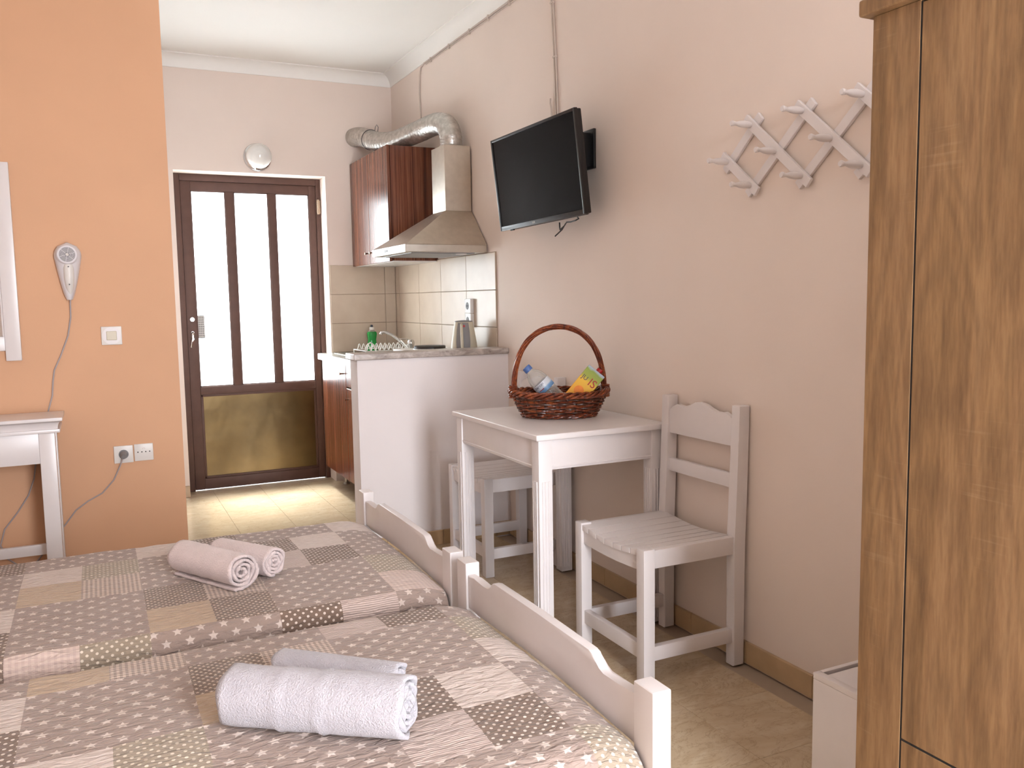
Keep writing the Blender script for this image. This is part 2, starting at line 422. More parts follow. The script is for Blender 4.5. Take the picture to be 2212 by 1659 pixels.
# ------------------------------------------------------------------ door
dr = struct('door_1', None, None, (.50, 6.0, 0))
y0, y1 = 6.0, 6.06
obj('frame', B().box(.50, .548, y0, y1, 0, 2.09, .004).box(1.428, 1.46, y0, y1, 0, 2.09, .004).box(.548, 1.428, y0, y1, 2.045, 2.09, .004), 'door_frame', dr)
y0, y1 = 6.012, 6.052
for a, c in ((.549, .613), (1.381, 1.4275)): obj('stile', B().box(a, c, y0, y1, .005, 2.0445, .004), 'door_frame', dr)
obj('rail', B().box(.613, 1.381, y0, y1, 1.984, 2.0445, .004), 'door_frame', dr)
obj('rail', B().box(.613, 1.381, y0, y1, .645, .698, .004), 'door_frame', dr)
obj('rail', B().box(.613, 1.381, y0, y1, .005, .078, .004), 'door_frame', dr)
for a, c in ((.829, .883), (1.106, 1.155)): obj('mullion', B().box(a, c, y0, y1, .698, 1.984, .004), 'door_frame', dr)
for a, c in ((.613, .829), (.883, 1.106), (1.155, 1.381)):
    obj('pane', B().box(a, c, 6.028, 6.032, .698, 1.984), 'frost', dr, smooth=0)
    bb = B()
    for xa, xb, za, zb in ((a, a+.006, .698, 1.984), (c-.006, c, .698, 1.984), (a, c, .698, .704), (a, c, 1.978, 1.984)): bb.box(xa, xb, 6.018, 6.027, za, zb)
    obj('glazing_bead', bb, 'door_frame', dr)
obj('kick_panel', B().box(.613, 1.381, 6.026, 6.034, .078, .645), 'bronze', dr)
bb = B()
for xa, xb, za, zb in ((.613, .628, .078, .645), (1.366, 1.381, .078, .645), (.613, 1.381, .078, .093), (.613, 1.381, .63, .645)): bb.box(xa, xb, 6.017, 6.026, za, zb, .003)
obj('panel_moulding', bb, 'door_frame', dr)
bb = B(); bb.box(.617, .661, 6.024, 6.0275, 1.022, 1.172)
gp = obj('grille_plate', bb, 'grey_plastic', dr)
bb = B()
for k in range(4): bb.box(.6215+k*.0107, .6245+k*.0107, 6.0225, 6.024, 1.025, 1.169)
for k in range(10): bb.box(.619, .659, 6.0215, 6.0225, 1.03+k*.0147, 1.034+k*.0147)
obj('grille_bars', bb, 'pale_text', gp)
obj('lock_cylinder', B().cyl((.583, 6.012, 1.147), (.583, 5.996, 1.147), .013), 'chrome', dr)
bb = B().cyl((.580, 6.012, 1.06), (.580, 5.985, 1.06), .009)
bb.tube([(.580, 5.985, 1.06), (.580, 5.972, 1.055), (.578, 5.966, 1.02), (.570, 5.968, .985), (.566, 5.974, .965)], [.009, .009, .008, .007, .006], 10)
obj('handle', bb, 'chrome', dr)
for z in (1.90, .28): obj('hinge', B().cyl((1.440, 5.992, z-.05), (1.440, 5.992, z+.05), .008, n=12).box(1.43, 1.455, 5.994, 6.002, z-.045, z+.045), 'knob', dr)

# ------------------------------------------------------------------ beds
def footboard_outline(ya, yb):      # ya near, yb far: (y,z) outline
    s_ = lambda k: yb-(yb-ya)*k
    pts = [(s_(0), .37), (s_(0), .466), (s_(.055), .468), (s_(.12), .465), (s_(.155), .462), (s_(.172), .466), (s_(.184), .481), (s_(.196), .490), (s_(.215), .494),
           (s_(.5), .495), (s_(.785), .494), (s_(.802), .490), (s_(.818), .478), (s_(.834), .465), (s_(.855), .459), (s_(.93), .465), (s_(1), .470), (s_(1), .365)]
    for k in range(1, 12): q = 1-k/12; pts.append((s_(q), .365+.014*math.sin(PI*q)))
    return pts
def make_bed(y0, label):
    y1 = y0+.98
    rt_ = thing('single_bed', label, 'bed', (-.08, y0+.49, 0), 'white single beds with posted footboards')
    for ya in (y0, y1-.067): obj('post', B().box(.912, .955, ya, ya+.067, 0, .50, .0045, 3), 'white_lacquer', rt_)
    obj('footboard', B().prism(footboard_outline(y0+.067, y1-.067), 'x', .918, .942, .004), 'white_lacquer', rt_)
    obj('lower_rail', B().box(.920, .944, y0+.067, y1-.067, .16, .25, .004), 'white_lacquer', rt_)
    for ya in (y0+.024, y1-.052): obj('side_rail', B().box(-1.12, .912, ya, ya+.022, .14, .25, .003), 'white_lacquer', rt_)
    for ya in (y0, y1-.067): obj('post', B().box(-1.163, -1.12, ya, ya+.067, 0, .80, .0045, 3), 'white_lacquer', rt_)
    obj('headboard', B().box(-1.15, -1.128, y0+.067, y1-.067, .35, .78, .004), 'white_lacquer', rt_)
    obj('mattress', B().box(-1.11, .885, y0+.06, y1-.07, .215, .355, .05, 4), 'white_matt', rt_)
    return rt_
make_bed(1.29, 'white wooden single bed next to the oak wardrobe, one big rolled towel on its quilt')
make_bed(2.322, 'white wooden single bed next to the orange wall, two small rolled towels on its quilt')

def make_quilt(name, label, y0, y1, gx, gy, layout, rn, rf, zt, zlow_n, zlow_f):
    """profile across the bed (y,z,v); gx, gy: seam positions"""
    prof = []
    v = y0+rn
    # near drop, from bottom up
    dropn = [(y0-.004, zlow_n+(zt-rn-zlow_n)*k/10) for k in range(11)]
    arcn = [(y0+rn-rn*math.cos(PI/2*k/8)-.004*(1-k/8), zt-rn+rn*math.sin(PI/2*k/8)) for k in range(1, 9)]
    top = [(y0+rn+(y1-rf-y0-rn)*k/60, zt+.006*math.sin(PI*k/60)) for k in range(1, 60)]
    arcf = [(y1-rf+rf*math.sin(PI/2*k/8), zt-rf+rf*math.cos(PI/2*k/8)) for k in range(0, 9)]
    dropf = [(y1+.003, zt-rf-(zt-rf-zlow_f)*k/10) for k in range(1, 11)]
    pts = dropn+arcn+top+arcf+dropf
    # arc length coordinate, anchored so that v == y on the top
    s_ = [0]
    for a, c in zip(pts, pts[1:]): s_.append(s_[-1]+math.dist(a, c))
    k0 = len(dropn)+len(arcn)+20; off = pts[k0][0]-s_[k0]
    prof = [(p[0], p[1], q+off) for p, q in zip(pts, s_)]
    # insert exact seam rows
    vv = [p[2] for p in prof]
    allv = sorted(set(vv+[q for q in gy if vv[0] < q < vv[-1]]))
    def at(vq):
        for i in range(len(vv)-1):
            if vv[i] <= vq <= vv[i+1]:
                k = (vq-vv[i])/(vv[i+1]-vv[i]+1e-12); return (prof[i][0]+(prof[i+1][0]-prof[i][0])*k, prof[i][1]+(prof[i+1][1]-prof[i][1])*k)
        return prof[-1][:2]
    xs = [-1.10+i*.0185 for i in range(int((.905+1.10)/.0185)+1)]+[.905]+[q for q in gx if -1.1 < q < .905]
    xs = sorted(set(round(q, 4) for q in xs))
    bm = bmesh.new(); uvl = bm.loops.layers.uv.new('UVMap'); grid = []
    for xq in xs:
        row = []
        for vq in allv:
            yy, zz = at(vq)
            # puckering of the quilting, rounding towards the footboard
            wv = .0022*noise.noise(Vector((xq*26, vq*40, 1.7)))+.004*noise.noise(Vector((xq*6, vq*6, 4.1)))
            e = max(0, (xq-.80)/.105); dz = -.026*e*e*(1 if zz > .2 else 0)
            e2 = max(0, (-1.0-xq)/.1); dz -= .03*e2*e2
            drop = zz < zt-max(rn, rf)*.6
            co = Vector((xq, yy+(wv*1.2 if drop else 0), zz+dz+(0 if drop else wv)))
            row.append(bm.verts.new(co))
        grid.append(row)
    for i in range(len(xs)-1):
        for j in range(len(allv)-1):
            f = bm.faces.new((grid[i][j], grid[i+1][j], grid[i+1][j+1], grid[i][j+1]))
            xm, vm = (xs[i]+xs[i+1])/2, (allv[j]+allv[j+1])/2
            ci = sum(1 for q in gx if q < xm); ri = sum(1 for q in gy if q < vm)
            f.material_index = QK.index(layout(ci, ri)); f.smooth = True
            for lp, (a, c) in zip(f.loops, ((i, j), (i+1, j), (i+1, j+1), (i, j+1))): lp[uvl].uv = (xs[a], allv[c])
    me = bpy.data.meshes.new(name); bm.to_mesh(me); bm.free()
    for k in QK: me.materials.append(QF[k])
    o = link(bpy.data.objects.new(name, me)); so = o.modifiers.new('thick', 'SOLIDIFY'); so.thickness = .006; so.offset = -1
    return tag(o, label, 'quilt', 'patchwork star quilts')
rnd = random.Random(3); filler = {}
def mk_layout(rows, c0, r0):
    def f(ci, ri):
        r_ = rows.get(ri-r0)
        if r_ and 0 <= ci-c0 < len(r_): return r_[ci-c0]
        k = ((ci)//2, (ri)//2, ci % 2, ri % 2)
        if (ci//2+ri//2) % 2: return 'S'
        if k not in filler: filler[k] = rnd.choice('DwtgikfsS')
        return filler[k]
    return f
# bed by the orange wall: columns from x=-.41; rows from the hanging side upward
gx2 = [-.905+.165*i for i in range(11)]+[.912]; gx2 = [-1.07, -.905, -.74, -.575, -.41, -.245, -.08, .085, .25, .415, .585, .75]
gy2 = [2.0, 2.18, 2.355, 2.53, 2.71, 2.89, 3.07, 3.245]
rows2 = {0: 'sfkSSDiS', 1: 'DSStsSSf', 2: 'wSSsgSSk', 3: 'StgSSiDS', 4: 'SwkSSDwS', 5: 'DSSwDSSw'}
lay2 = mk_layout(rows2, 5, 2)
make_quilt('patchwork_quilt', 'taupe star patchwork quilt with two small rolled towels on it, beside the orange wall', 2.326, 3.300, gx2, gy2, lay2, .045, .09, .402, .17, .2)
gx1 = [-1.005, -.84, -.675, -.51, -.345, -.18, -.015, .15, .315, .48, .64, .805]
gy1 = [1.07, 1.245, 1.42, 1.58, 1.75, 1.91, 2.08, 2.25]
rows1 = {0: 'SSfDSSSk', 1: 'wStkSSiDS', 2: 'DSwDSSDwS', 3: 'DSStgSSw', 4: 'wSSsgSSk', 5: 'StgSSiDS'}
rows1 = {0: 'SSfDSSSk', 1: 'SkwSSSiDS'[1:], 2: 'SwkSSDwS', 3: 'DSStfSSw', 4: 'wSSsgSSk', 5: 'StgSSiDS'}
lay1 = mk_layout(rows1, 5, 2)
make_quilt('patchwork_quilt', 'taupe star patchwork quilt with one big rolled towel lying on it', 1.300, 2.250, gx1, gy1, lay1, .075, .085, .402, .17, .2)

# ------------------------------------------------------------------ towels
def roll(name, label, p_end, d, L, Rr, mat, turns=3.6, tail=0., squash=.94, seed=0, bands=(), zb=.411, side=1, wr=1.):
    """p_end: ground point (x,y) under the near end; d: axis direction (x,y) away from it"""
    d = Vector((d[0], d[1], 0)).normalized(); n = Vector((-d.y, d.x, 0))*side
    o_ = Vector((p_end[0], p_end[1], zb)); rs = []
    N = int(turns*26); prof = []
    for i in range(N+1):
        a = 2*PI*turns*i/N; r_ = .007+(Rr-.007)*i/N; th = a-2*PI*turns-PI/2
        prof.append((r_*math.cos(th), r_*math.sin(th)*squash))
    if tail: prof += [(tail*k/8*1., -Rr*squash+.002*(k/8)) for k in range(1, 9)]
    M_ = 34; bm = bmesh.new(); grid = []
    for k in range(M_+1):
        t_ = k/M_; row = []
        for i, (a, c) in enumerate(prof):
            out = min(1, i/N)
            f = 1+out*.045*noise.noise(Vector((t_*15+seed*2, seed, math.atan2(c, a)*.5)))*wr+out*.035*noise.noise(Vector((t_*7+seed, math.atan2(c, a)*1.3, seed)))+out*.02*noise.noise(Vector((t_*22, i*.11, seed+3)))
            for b0, b1, h in bands:
                if b0 < t_ < b1 and i > N-26: f += h
            if k in (0, M_): f *= .985
            bulge = .004*math.sin(i*.9+seed)*(1 if k == 0 else -1 if k == M_ else 0)
            co = o_+d*(t_*L+bulge)+n*(a*f)+Vector((0, 0, max(c*f+Rr*squash, .0035)))
            row.append(bm.verts.new(co))
        grid.append(row)
    for k in range(M_):
        for i in range(len(prof)-1): bm.faces.new((grid[k][i], grid[k+1][i], grid[k+1][i+1], grid[k][i+1])).smooth = True
    me = bpy.data.meshes.new(name); bm.to_mesh(me); bm.free(); me.materials.append(MT[mat])
    o = link(bpy.data.objects.new(name, me)); so = o.modifiers.new('thick', 'SOLIDIFY'); so.thickness = .008; so.offset = 0
    return tag(o, label, 'towel')
ax = (-.49, .87)
roll('rolled_towel', 'larger of two white rolled towels on the quilt by the orange wall, loose end trailing', (.352, 2.560), ax, .30, .056, 'terry_pink', seed=1, tail=.03, side=1)
roll('rolled_towel', 'smaller white rolled towel tucked beside a larger one on the quilt', (.460, 2.640), (-.55, .83), .25, .047, 'terry_pink', seed=5, side=-1)
roll('bath_towel', 'thick white rolled bath towel with raised border bands, biggest of the towels', (.506, 1.522), (-.805, .593), .372, .063, 'terry', turns=4.2, seed=9, side=-1,
     bands=((.42, .45, .055), (.48, .50, .055), (.62, .64, .055), (.67, .70, .055)), wr=.15)
roll('hand_towel', 'thin pale folded hand towel lying behind the thick bath towel', (.552, 1.712), (-.72, .69), .30, .038, 'terry', turns=2.2, squash=.8, seed=12, side=-1, wr=.3)

# ------------------------------------------------------------------ chair and table
def make_chair(label):
    X0, Y0 = 1.513, 2.19      # front-near corner
    rt_ = thing('dining_chair', label, 'chair', (1.72, 2.405, 0), 'white slatted dining chairs along the pale wall')
    Lg = .043
    for ya in (Y0, Y0+.387): obj('leg', B().box(X0, X0+Lg, ya, ya+Lg, 0, .452, .004, 2), 'white_lacquer', rt_)
    for ya in (Y0, Y0+.390):
        o_ = [(1.876, 0), (1.876, .42), (1.882, .55), (1.893, .884), (1.936, .884), (1.926, .55), (1.921, .42), (1.921, 0)]
        bb = B().prism(o_, 'y', ya, ya+.040, .004); obj('back_post', bb, 'white_lacquer', rt_)
    for ya in (Y0+.006, Y0+.395): obj('seat_rail', B().box(X0+Lg, 1.878, ya, ya+.028, .386, .446, .003), 'white_lacquer', rt_)
    # curved aprons under the slats
    zf = lambda k: .428-.014*math.sin(PI*k)
    for xa in (X0+.010, 1.874):
        o_ = [(Y0+Lg+(.387-Lg)*k/10, zf(k/10)-.002) for k in range(11)]; lo = [(Y0+Lg+(.387-Lg)*k/10, .378-.006*math.sin(PI*k/10)) for k in range(10, -1, -1)]
        obj('apron', B().prism(o_+lo, 'x', xa, xa+.024, .002), 'white_lacquer', rt_)
    w_ = (.387-Lg+.02)/7
    for k in range(7):
        ya = Y0+Lg-.010+k*w_; ka, kb = max(0, min(1, (ya-Y0-Lg)/(.387-Lg))), max(0, min(1, (ya+w_-Y0-Lg)/(.387-Lg)))
        xe = 1.876 if 0 < k < 6 else 1.874
        q = [(ya+.0022, zf(ka)-.001), (ya+w_-.0022, zf(kb)-.001), (ya+w_-.0022, zf(kb)+.018), (ya+.0022, zf(ka)+.018)]
        xs_ = X0+.004 if 0 < k < 6 else X0+.004
        obj('seat_slat', B().prism(q, 'x', xs_, xe+.012, .002), 'white_lacquer', rt_)
    for ya in (Y0+.008, Y0+.397): obj('stretcher', B().box(X0+Lg-.002, 1.879, ya, ya+.024, .080, .128, .003), 'white_lacquer', rt_)
    obj('stretcher', B().box(X0+.010, X0+.034, Y0+Lg-.002, Y0+.389, .083, .132, .003), 'white_lacquer', rt_)
    # crest rail with shaped top, and middle rail
    ya, yb = Y0+.038, Y0+.392
    prof = [(0, .832), (.06, .846), (.13, .856), (.20, .852), (.26, .850), (.34, .860), (.42, .872), (.5, .876), (.58, .872), (.66, .860), (.74, .850), (.80, .852), (.87, .856), (.94, .846), (1, .832)]
    o_ = [(ya+(yb-ya)*k, z) for k, z in prof]+[(yb, .745), (ya, .745)]
    obj('crest_rail', B().prism(o_, 'x', 1.899, 1.917, .002), 'white_lacquer', rt_)
    obj('back_rail', B().box(1.896, 1.914, ya, yb, .603, .652, .003), 'white_lacquer', rt_)
    return rt_
ch = make_chair('white slatted chair standing between the dining table and the wardrobe, seat in full view')
dup(ch, (1.724, 2.405+1.238, 0), 'white slatted chair pushed half under the dining table, beside the kitchen half-wall')

tx0, tx1, ty0, ty1, tz = 1.366, 1.932, 2.628, 3.418, .772
tb_ = thing('dining_table', 'small white wooden dining table with fluted legs against the pale wall', 'table', ((tx0+tx1)/2, (ty0+ty1)/2, 0))
obj('tabletop', B().box(tx0, tx1, ty0, ty1, tz-.022, tz, .006, 3), 'white_lacquer', tb_)
lx, ly, lw = tx0+.015, ty0+.015, .055
for xa in (lx, tx1-.015-lw):
    for ya in (ly, ty1-.015-lw):
        bb = B().box(xa, xa+lw, ya, ya+lw, 0, tz-.022, .003, 2); lg = obj('leg', bb, 'white_lacquer', tb_)
        bb = B()
        for k in (-1, 0, 1):
            c = k*.012
            bb.tube([(xa+lw/2+c, ya, .02), (xa+lw/2+c, ya, .60)], .0035, 8); bb.tube([(xa, ya+lw/2+c, .02), (xa, ya+lw/2+c, .60)], .0035, 8)
        obj('fluting', bb, 'white_lacquer', lg)
for ya in (ly+.006, ty1-.015-.028): obj('apron', B().box(lx+lw-.002, tx1-.015-lw+.002, ya, ya+.022, .640, tz-.022, .002), 'white_lacquer', tb_)
for xa in (lx+.006, tx1-.015-.028): obj('apron', B().box(xa, xa+.022, ly+lw-.002, ty1-.015-lw+.002, .640, tz-.022, .002), 'white_lacquer', tb_)
obj('apron_bead', B().tube([(lx+.006, ly+lw, .650), (lx+.006, ty1-.015-lw, .650)], .003, 8).tube([(lx+lw, ly+.006, .650), (tx1-.015-lw, ly+.006, .650)], .003, 8), 'white_lacquer', tb_)

# ------------------------------------------------------------------ basket (local X along its long side)
bk = thing('wicker_basket', 'oval brown wicker basket with tall hoop handle on the white table', 'basket', (1.672, 3.015, tz)); bk.rotation_euler = (0, 0, R(-26))
def oval(t_, k, ea=.0, dz=0):   # k: 0 bottom .. 1 rim
    a, c = .142+.050*k**.8, .092+.040*k**.8
    return Vector(((a+ea)*math.cos(t_), (c+ea)*math.sin(t_), .004+.096*k+dz))
NS = 26
for j in range(NS):
    t_ = 2*PI*j/NS; obj('stake', B().tube([oval(t_, k/6) for k in range(7)], .0032, 6), 'wicker_dark', bk, local=True)
for i in range(15):
    pts = []; n_ = NS*4; k = .04+.86*i/14
    for q in range(n_):
        t_ = 2*PI*q/n_; wv = .0056*math.cos(NS/2*t_+PI*i)*1.; pts.append(oval(t_+.02*i, k, wv+.0022*noise.noise(Vector((t_*5, i, 0))), .0034*noise.noise(Vector((t_*4, i*3.1, 5)))))
    obj('weave_strand', B().tube(pts, .0038 if i % 2 else .0033, 6, closed=True), 'wicker' if i % 3 else 'wicker_dark', bk, local=True)
for s_ in range(4):
    pts = []
    for q in range(160):
        t_ = 2*PI*q/160; ph = t_*9+s_*PI/2; pts.append(oval(t_, .97, .008*math.cos(ph)+.004, .009*math.sin(ph)+.010*abs(math.cos(t_))**6))
    obj('rim_strand', B().tube(pts, .0055, 7, closed=True), 'wicker', bk, local=True)
for s_ in range(2):
    pts = [oval(2*PI*q/80, .02, .004*math.cos(2*PI*q/80*12+s_*PI)+.003, .004*math.sin(2*PI*q/80*12+s_*PI)+.003) for q in range(80)]
    obj('base_strand', B().tube(pts, .0045, 6, closed=True), 'wicker', bk, local=True)
obj('base', B().lathe([(0, .001), (.140, .001), (.142, .006), (0, .006)], 40, sy=.65), 'wicker_dark', bk, local=True)
hp = []
for q in range(61):
    a = PI*q/60; hp.append((Vector((-.182*math.cos(a)*(1+.07*math.sin(a)**2), .0, .085+.278*math.sin(a)**.82)), a))
for s_ in range(6):
    pts = []
    for i, (p, a) in enumerate(hp):
        tg = (hp[min(i+1, 60)][0]-hp[max(i-1, 0)][0]).normalized(); n1_ = Vector((0, 1, 0)); n2_ = tg.cross(n1_)
        ph = i*.16+s_*PI/3; pts.append(p+.0074*(math.cos(ph)*n1_+math.sin(ph)*n2_))
    obj('handle_strand', B().tube(pts, .0047, 6), 'wicker', bk, local=True)
for sx_ in (-1, 1):
    bb = B()
    for k in range(7): bb.tube([(sx_*.186+.0155*math.cos(2*PI*q/12), .0155*math.sin(2*PI*q/12), .082+k*.0072) for q in range(12)], .0042, 6, closed=True)
    obj('handle_binding', bb, 'wicker', bk, local=True)

# water bottle leaning in basket
def leaning(name, label, cat, lx_, ly_, z_, ang, twist=0, back=0, sc=(1, 1, 1)):
    o = thing(name, label, cat); bpy.context.view_layer.update()
    base = Matrix.Translation(bk.location) @ Matrix.Rotation(R(-26), 4, 'Z')
    m_ = base @ Matrix.Translation((lx_, ly_, z_)) @ Matrix.Rotation(R(ang), 4, 'Y') @ Matrix.Rotation(R(back), 4, 'X') @ Matrix.Rotation(R(twist), 4, 'Z')
    o.matrix_world = m_ @ Matrix.Diagonal((*sc, 1)); return o
wb = leaning('water_bottle', 'clear plastic water bottle with blue cap and blue label leaning in the basket', 'bottle', .016, .042, .040, -43, sc=(1.15, 1.15, .98))
prof = [(0, .002), (.026, .0), (.033, .006), (.034, .02)]
for k in range(5): prof += [(.034, .028+k*.012), (.0322, .034+k*.012)]
prof += [(.034, .092), (.034, .135), (.0335, .150), (.030, .168), (.022, .184), (.0145, .194), (.0135, .205), (0, .206)]
obj('bottle_body', B().lathe(prof, 32), 'pet', wb, local=True)
obj('cap', B().lathe([(0, .200), (.0155, .200), (.0158, .203), (.0155, .219), (.0135, .222), (0, .222)], 24), 'blue_cap', wb, local=True)
t = NT('water_label'); v = t.coord('Object'); sp_ = t.add('ShaderNodeSeparateXYZ'); t.link(v, sp_.inputs[0])
t.color(t.ramp(t.math('MULTIPLY', t.math('SUBTRACT', sp_.outputs[2], .092), 23.), [(0., (86, 130, 176)), (.35, (120, 160, 200)), (.5, (206, 212, 220)), (1., (212, 214, 222))])); t.set(rough=.4); MT['label'] = t.m
obj('label', B().lathe([(.0343, .093), (.0347, .0935), (.0347, .1345), (.0343, .135)], 32, caps=False), 'label', wb, local=True)
def wrap(rad, z0, th0):
    def f(c):
        th = th0+c.x/rad; rr = rad+c.z; return Vector((rr*math.cos(th), rr*math.sin(th), z0+c.y))
    return f
text('ΖΑΓΟΡΙ', .012, 'dark_text', wb, Matrix(), .0003, bend=wrap(.0351, .126, R(-112)))
text('▬▬', .010, 'red', wb, Matrix(), .0003, 'label_stripe', bend=wrap(.0351, .110, R(-112)))

# juice carton
jc = leaning('juice_carton', 'orange and green juice carton with red lettering leaning in the basket', 'carton', .028, -.040, .040, 40, twist=-8)
t = NT('carton_print'); v = t.coord('Object'); sp_ = t.add('ShaderNodeSeparateXYZ'); t.link(v, sp_.inputs[0])
f = t.math('ADD', t.math('MULTIPLY', sp_.outputs[2], 5.), t.math('MULTIPLY', t.noise(v, 30, 2), .12))
t.color(t.ramp(f, [(.1, (226, 150, 60)), (.5, (232, 168, 44)), (.72, (228, 182, 52)), (.80, (158, 166, 62)), (.95, (140, 160, 66)), (1., (170, 184, 200))])); t.set(rough=.35); MT['carton'] = t.m
obj('carton_body', B().box(-.040, .040, -.032, .032, 0, .190, .002, 1), 'carton', jc, local=True)
obj('screw_cap', B().cyl((.008, 0, .190), (.008, 0, .204), .013), 'red', jc, local=True)
mk = Matrix.Translation((0, -.0322, 0)) @ Matrix.Rotation(R(90), 4, 'X')
text('IS', .046, 'red', jc, mk @ Matrix.Translation((.018, .138, 0)), .0004)
text('JU', .026, 'dark_text', jc, mk @ Matrix.Translation((-.020, .140, 0)), .0004)
bb = B(); bb.cyl((-.006, -.0320, .085), (-.006, -.0326, .085), .020, n=28); MT['orange_print'] = plain('orange_fruit_print', (226, 128, 28), .4, var=.1, scale=60); obj('orange_print', bb, 'orange_print', jc, local=True)
bb = B(); bb.cyl((.020, -.0320, .060), (.020, -.0325, .060), .014, n=24); MT['grape_print'] = plain('pale_fruit_print', (190, 172, 110), .4, var=.1, scale=90); obj('fruit_print', bb, 'grape_print', jc, local=True)
bb = B(); bb.cyl((-.018, -.0320, .045), (-.018, -.0325, .045), .007, n=16); MT['leaf_print'] = plain('leaf_print', (110, 128, 50), .4); obj('leaf_print', bb, 'leaf_print', jc, local=True)

# ------------------------------------------------------------------ television
tv = thing('television', 'black flat television with a glossy dark screen tilted off the pale wall', 'television')
tv.matrix_world = Matrix.Translation((1.763, 3.3775, 1.7846)) @ Matrix.Rotation(R(4.03), 4, 'Z') @ Matrix.Rotation(R(-5.68), 4, 'Y') @ Matrix.Rotation(R(-1.48), 4, 'X')
w2, h2 = .35, .21
bb = B()
for a in ((-w2, -w2+.012, -h2, h2), (w2-.012, w2, -h2, h2), (-w2+.012, w2-.012, h2-.012, h2), (-w2+.012, w2-.012, -h2, -h2+.020)): bb.box(-.002, .014, a[0], a[1], a[2], a[3], .002, 2)
obj('bezel', bb, 'black_plastic', tv, local=True)
obj('screen', B().box(.002, .010, -w2+.011, w2-.011, -h2+.019, h2-.011), 'screen', tv, local=True, smooth=0)
obj('back_shell', B().box(.010, .034, -w2+.002, w2-.002, -h2+.002, h2-.002, .006, 2).box(.034, .062, -w2+.05, w2-.05, -h2+.0, h2-.08, .012, 3), 'black_plastic', tv, local=True)
obj('sensor', B().box(.0, .010, .235, .262, -h2-.006, -h2+.002, .001, 1), 'black_plastic', tv, local=True)
text('LUX', .012, 'pale_text', tv, Matrix.Translation((-.0026, .045, -h2+.010)) @ Matrix(((0, 0, -1, 0), (-1, 0, 0, 0), (0, 1, 0, 0), (0, 0, 0, 1))), .0003)
br = thing('tv_wall_bracket', 'black metal bracket fixed to the wall behind the television', 'bracket', (XR, 3.22, 1.87))
obj('wall_plate', B().box(XR-.012, XR, 3.155, 3.275, 1.79, 1.955, .003), 'black_plastic', br)
obj('arm', B().box(1.845, XR-.01, 3.18, 3.235, 1.80, 1.94, .004).box(1.835, 1.852, 3.18, 3.46, 1.72, 1.93, .003), 'black_plastic', br)
bb = B().tube([(1.862, 3.335, 1.578), (1.86, 3.33, 1.555), (1.85, 3.31, 1.545), (1.85, 3.275, 1.557), (1.85, 3.25, 1.572), (1.85, 3.215, 1.570), (1.85, 3.175, 1.573), (1.86, 3.165, 1.580), (1.862, 3.18, 1.588)], .003, 6)
bb.tube([(1.85, 3.262, 1.566), (1.855, 3.30, 1.545), (1.85, 3.355, 1.520)], .003, 6)
tag(obj('tied_cable', bb, 'black_plastic'), 'thin black tied cable dangling under the television', 'cable')
bb = B().tube([(XR-.005, 3.540, 2.70), (XR-.005, 3.520, 2.585), (XR-.005, 3.502, 2.35), (XR-.005, 3.492, 2.10), (XR-.005, 3.486, 1.86)], .0045, 8).tube([(XR-.005, 3.527, 2.70), (XR-.005, 3.507, 2.585), (XR-.005, 3.486, 2.33), (XR-.005, 3.474, 2.10), (XR-.005, 3.47, 1.86)], .0045, 8)
cb = obj('tv_cable', bb, 'cable'); tag(cb, 'pair of pale cables running down the wall to the television', 'cable')
for y_, z_ in ((3.513, 2.57), (3.494, 2.33)): obj('clip', B().box(XR-.012, XR, y_-.014, y_+.014, z_-.004, z_+.004, .001, 1), 'cable', cb)
tag(obj('cable_stub', B().tube([(XR-.004, 3.530, 2.05), (XR-.006, 3.532, 2.11), (XR-.008, 3.536, 2.135), (XR-.010, 3.531, 2.155)], .004, 6), 'cable'), 'short loose cable end sticking up behind the television', 'cable')
bb = B().tube([(XR-.005, 3.2, 2.709), (XR-.005, 4.2, 2.710), (XR-.005, 5.17, 2.7115), (XR-.005, 5.225, 2.700), (XR-.005, 5.25, 2.66), (XR-.005, 5.262, 2.55), (XR-.005, 5.248, 2.40), (XR-.005, 5.24, 2.30)], .005, 8)
bb.tube([(XR-.005, 3.2, 2.697), (XR-.005, 4.2, 2.698), (XR-.005, 5.14, 2.700)], .003, 8)
cb = obj('wall_cable', bb, 'cable'); tag(cb, 'pale cable clipped along the top of the wall and dropping behind the duct', 'cable')
for y_ in (3.6, 3.95, 4.2, 4.45, 4.75, 5.05): obj('clip', B().box(XR-.012, XR, y_-.005, y_+.005, 2.69, 2.718, .001, 1), 'cable', cb)

# ------------------------------------------------------------------ accordion peg rack
pr = thing('accordion_peg_rack', 'white folding lattice peg rack mounted on the pale wall', 'coat rack', (XR, 1.95, 1.59))
hy, hz = .111, .0945
ycol = lambda k: 2.290-hy*k
z0_ = 1.598
def slat(p, q, x0_, ext=.038):
    p, q = Vector((0, p[0], p[1])), Vector((0, q[0], q[1])); d = (q-p).normalized(); p -= d*ext; q += d*ext; n = Vector((0, -d.z, d.y))*.0150
    lo = [p+n, q+n, q-n, p-n]; bb = B().loft([[v+Vector((x0_, 0, 0)) for v in lo], [v+Vector((x0_+.011, 0, 0)) for v in lo]])
    bmesh.ops.bevel(bb.bm, geom=list(bb.bm.edges), offset=.001, segments=1, affect='EDGES'); return obj('slat', bb, 'white_lacquer', pr)
mid, top_, bot = z0_+hz*.95, z0_+2*hz, z0_
node = lambda k, z: (ycol(k), z)
xf, xb = XR-.026, XR-.013
slat(node(0, mid), node(1, bot), xf)
for k in (1, 3, 5): slat(node(k, top_), node(k+2, bot), xf)
slat(node(7, top_), node(8, mid), xf)
slat(node(0, mid), node(1, top_), xb)
for k in (1, 3, 5): slat(node(k, bot), node(k+2, top_), xb)
slat(node(7, bot), node(8, mid), xb)
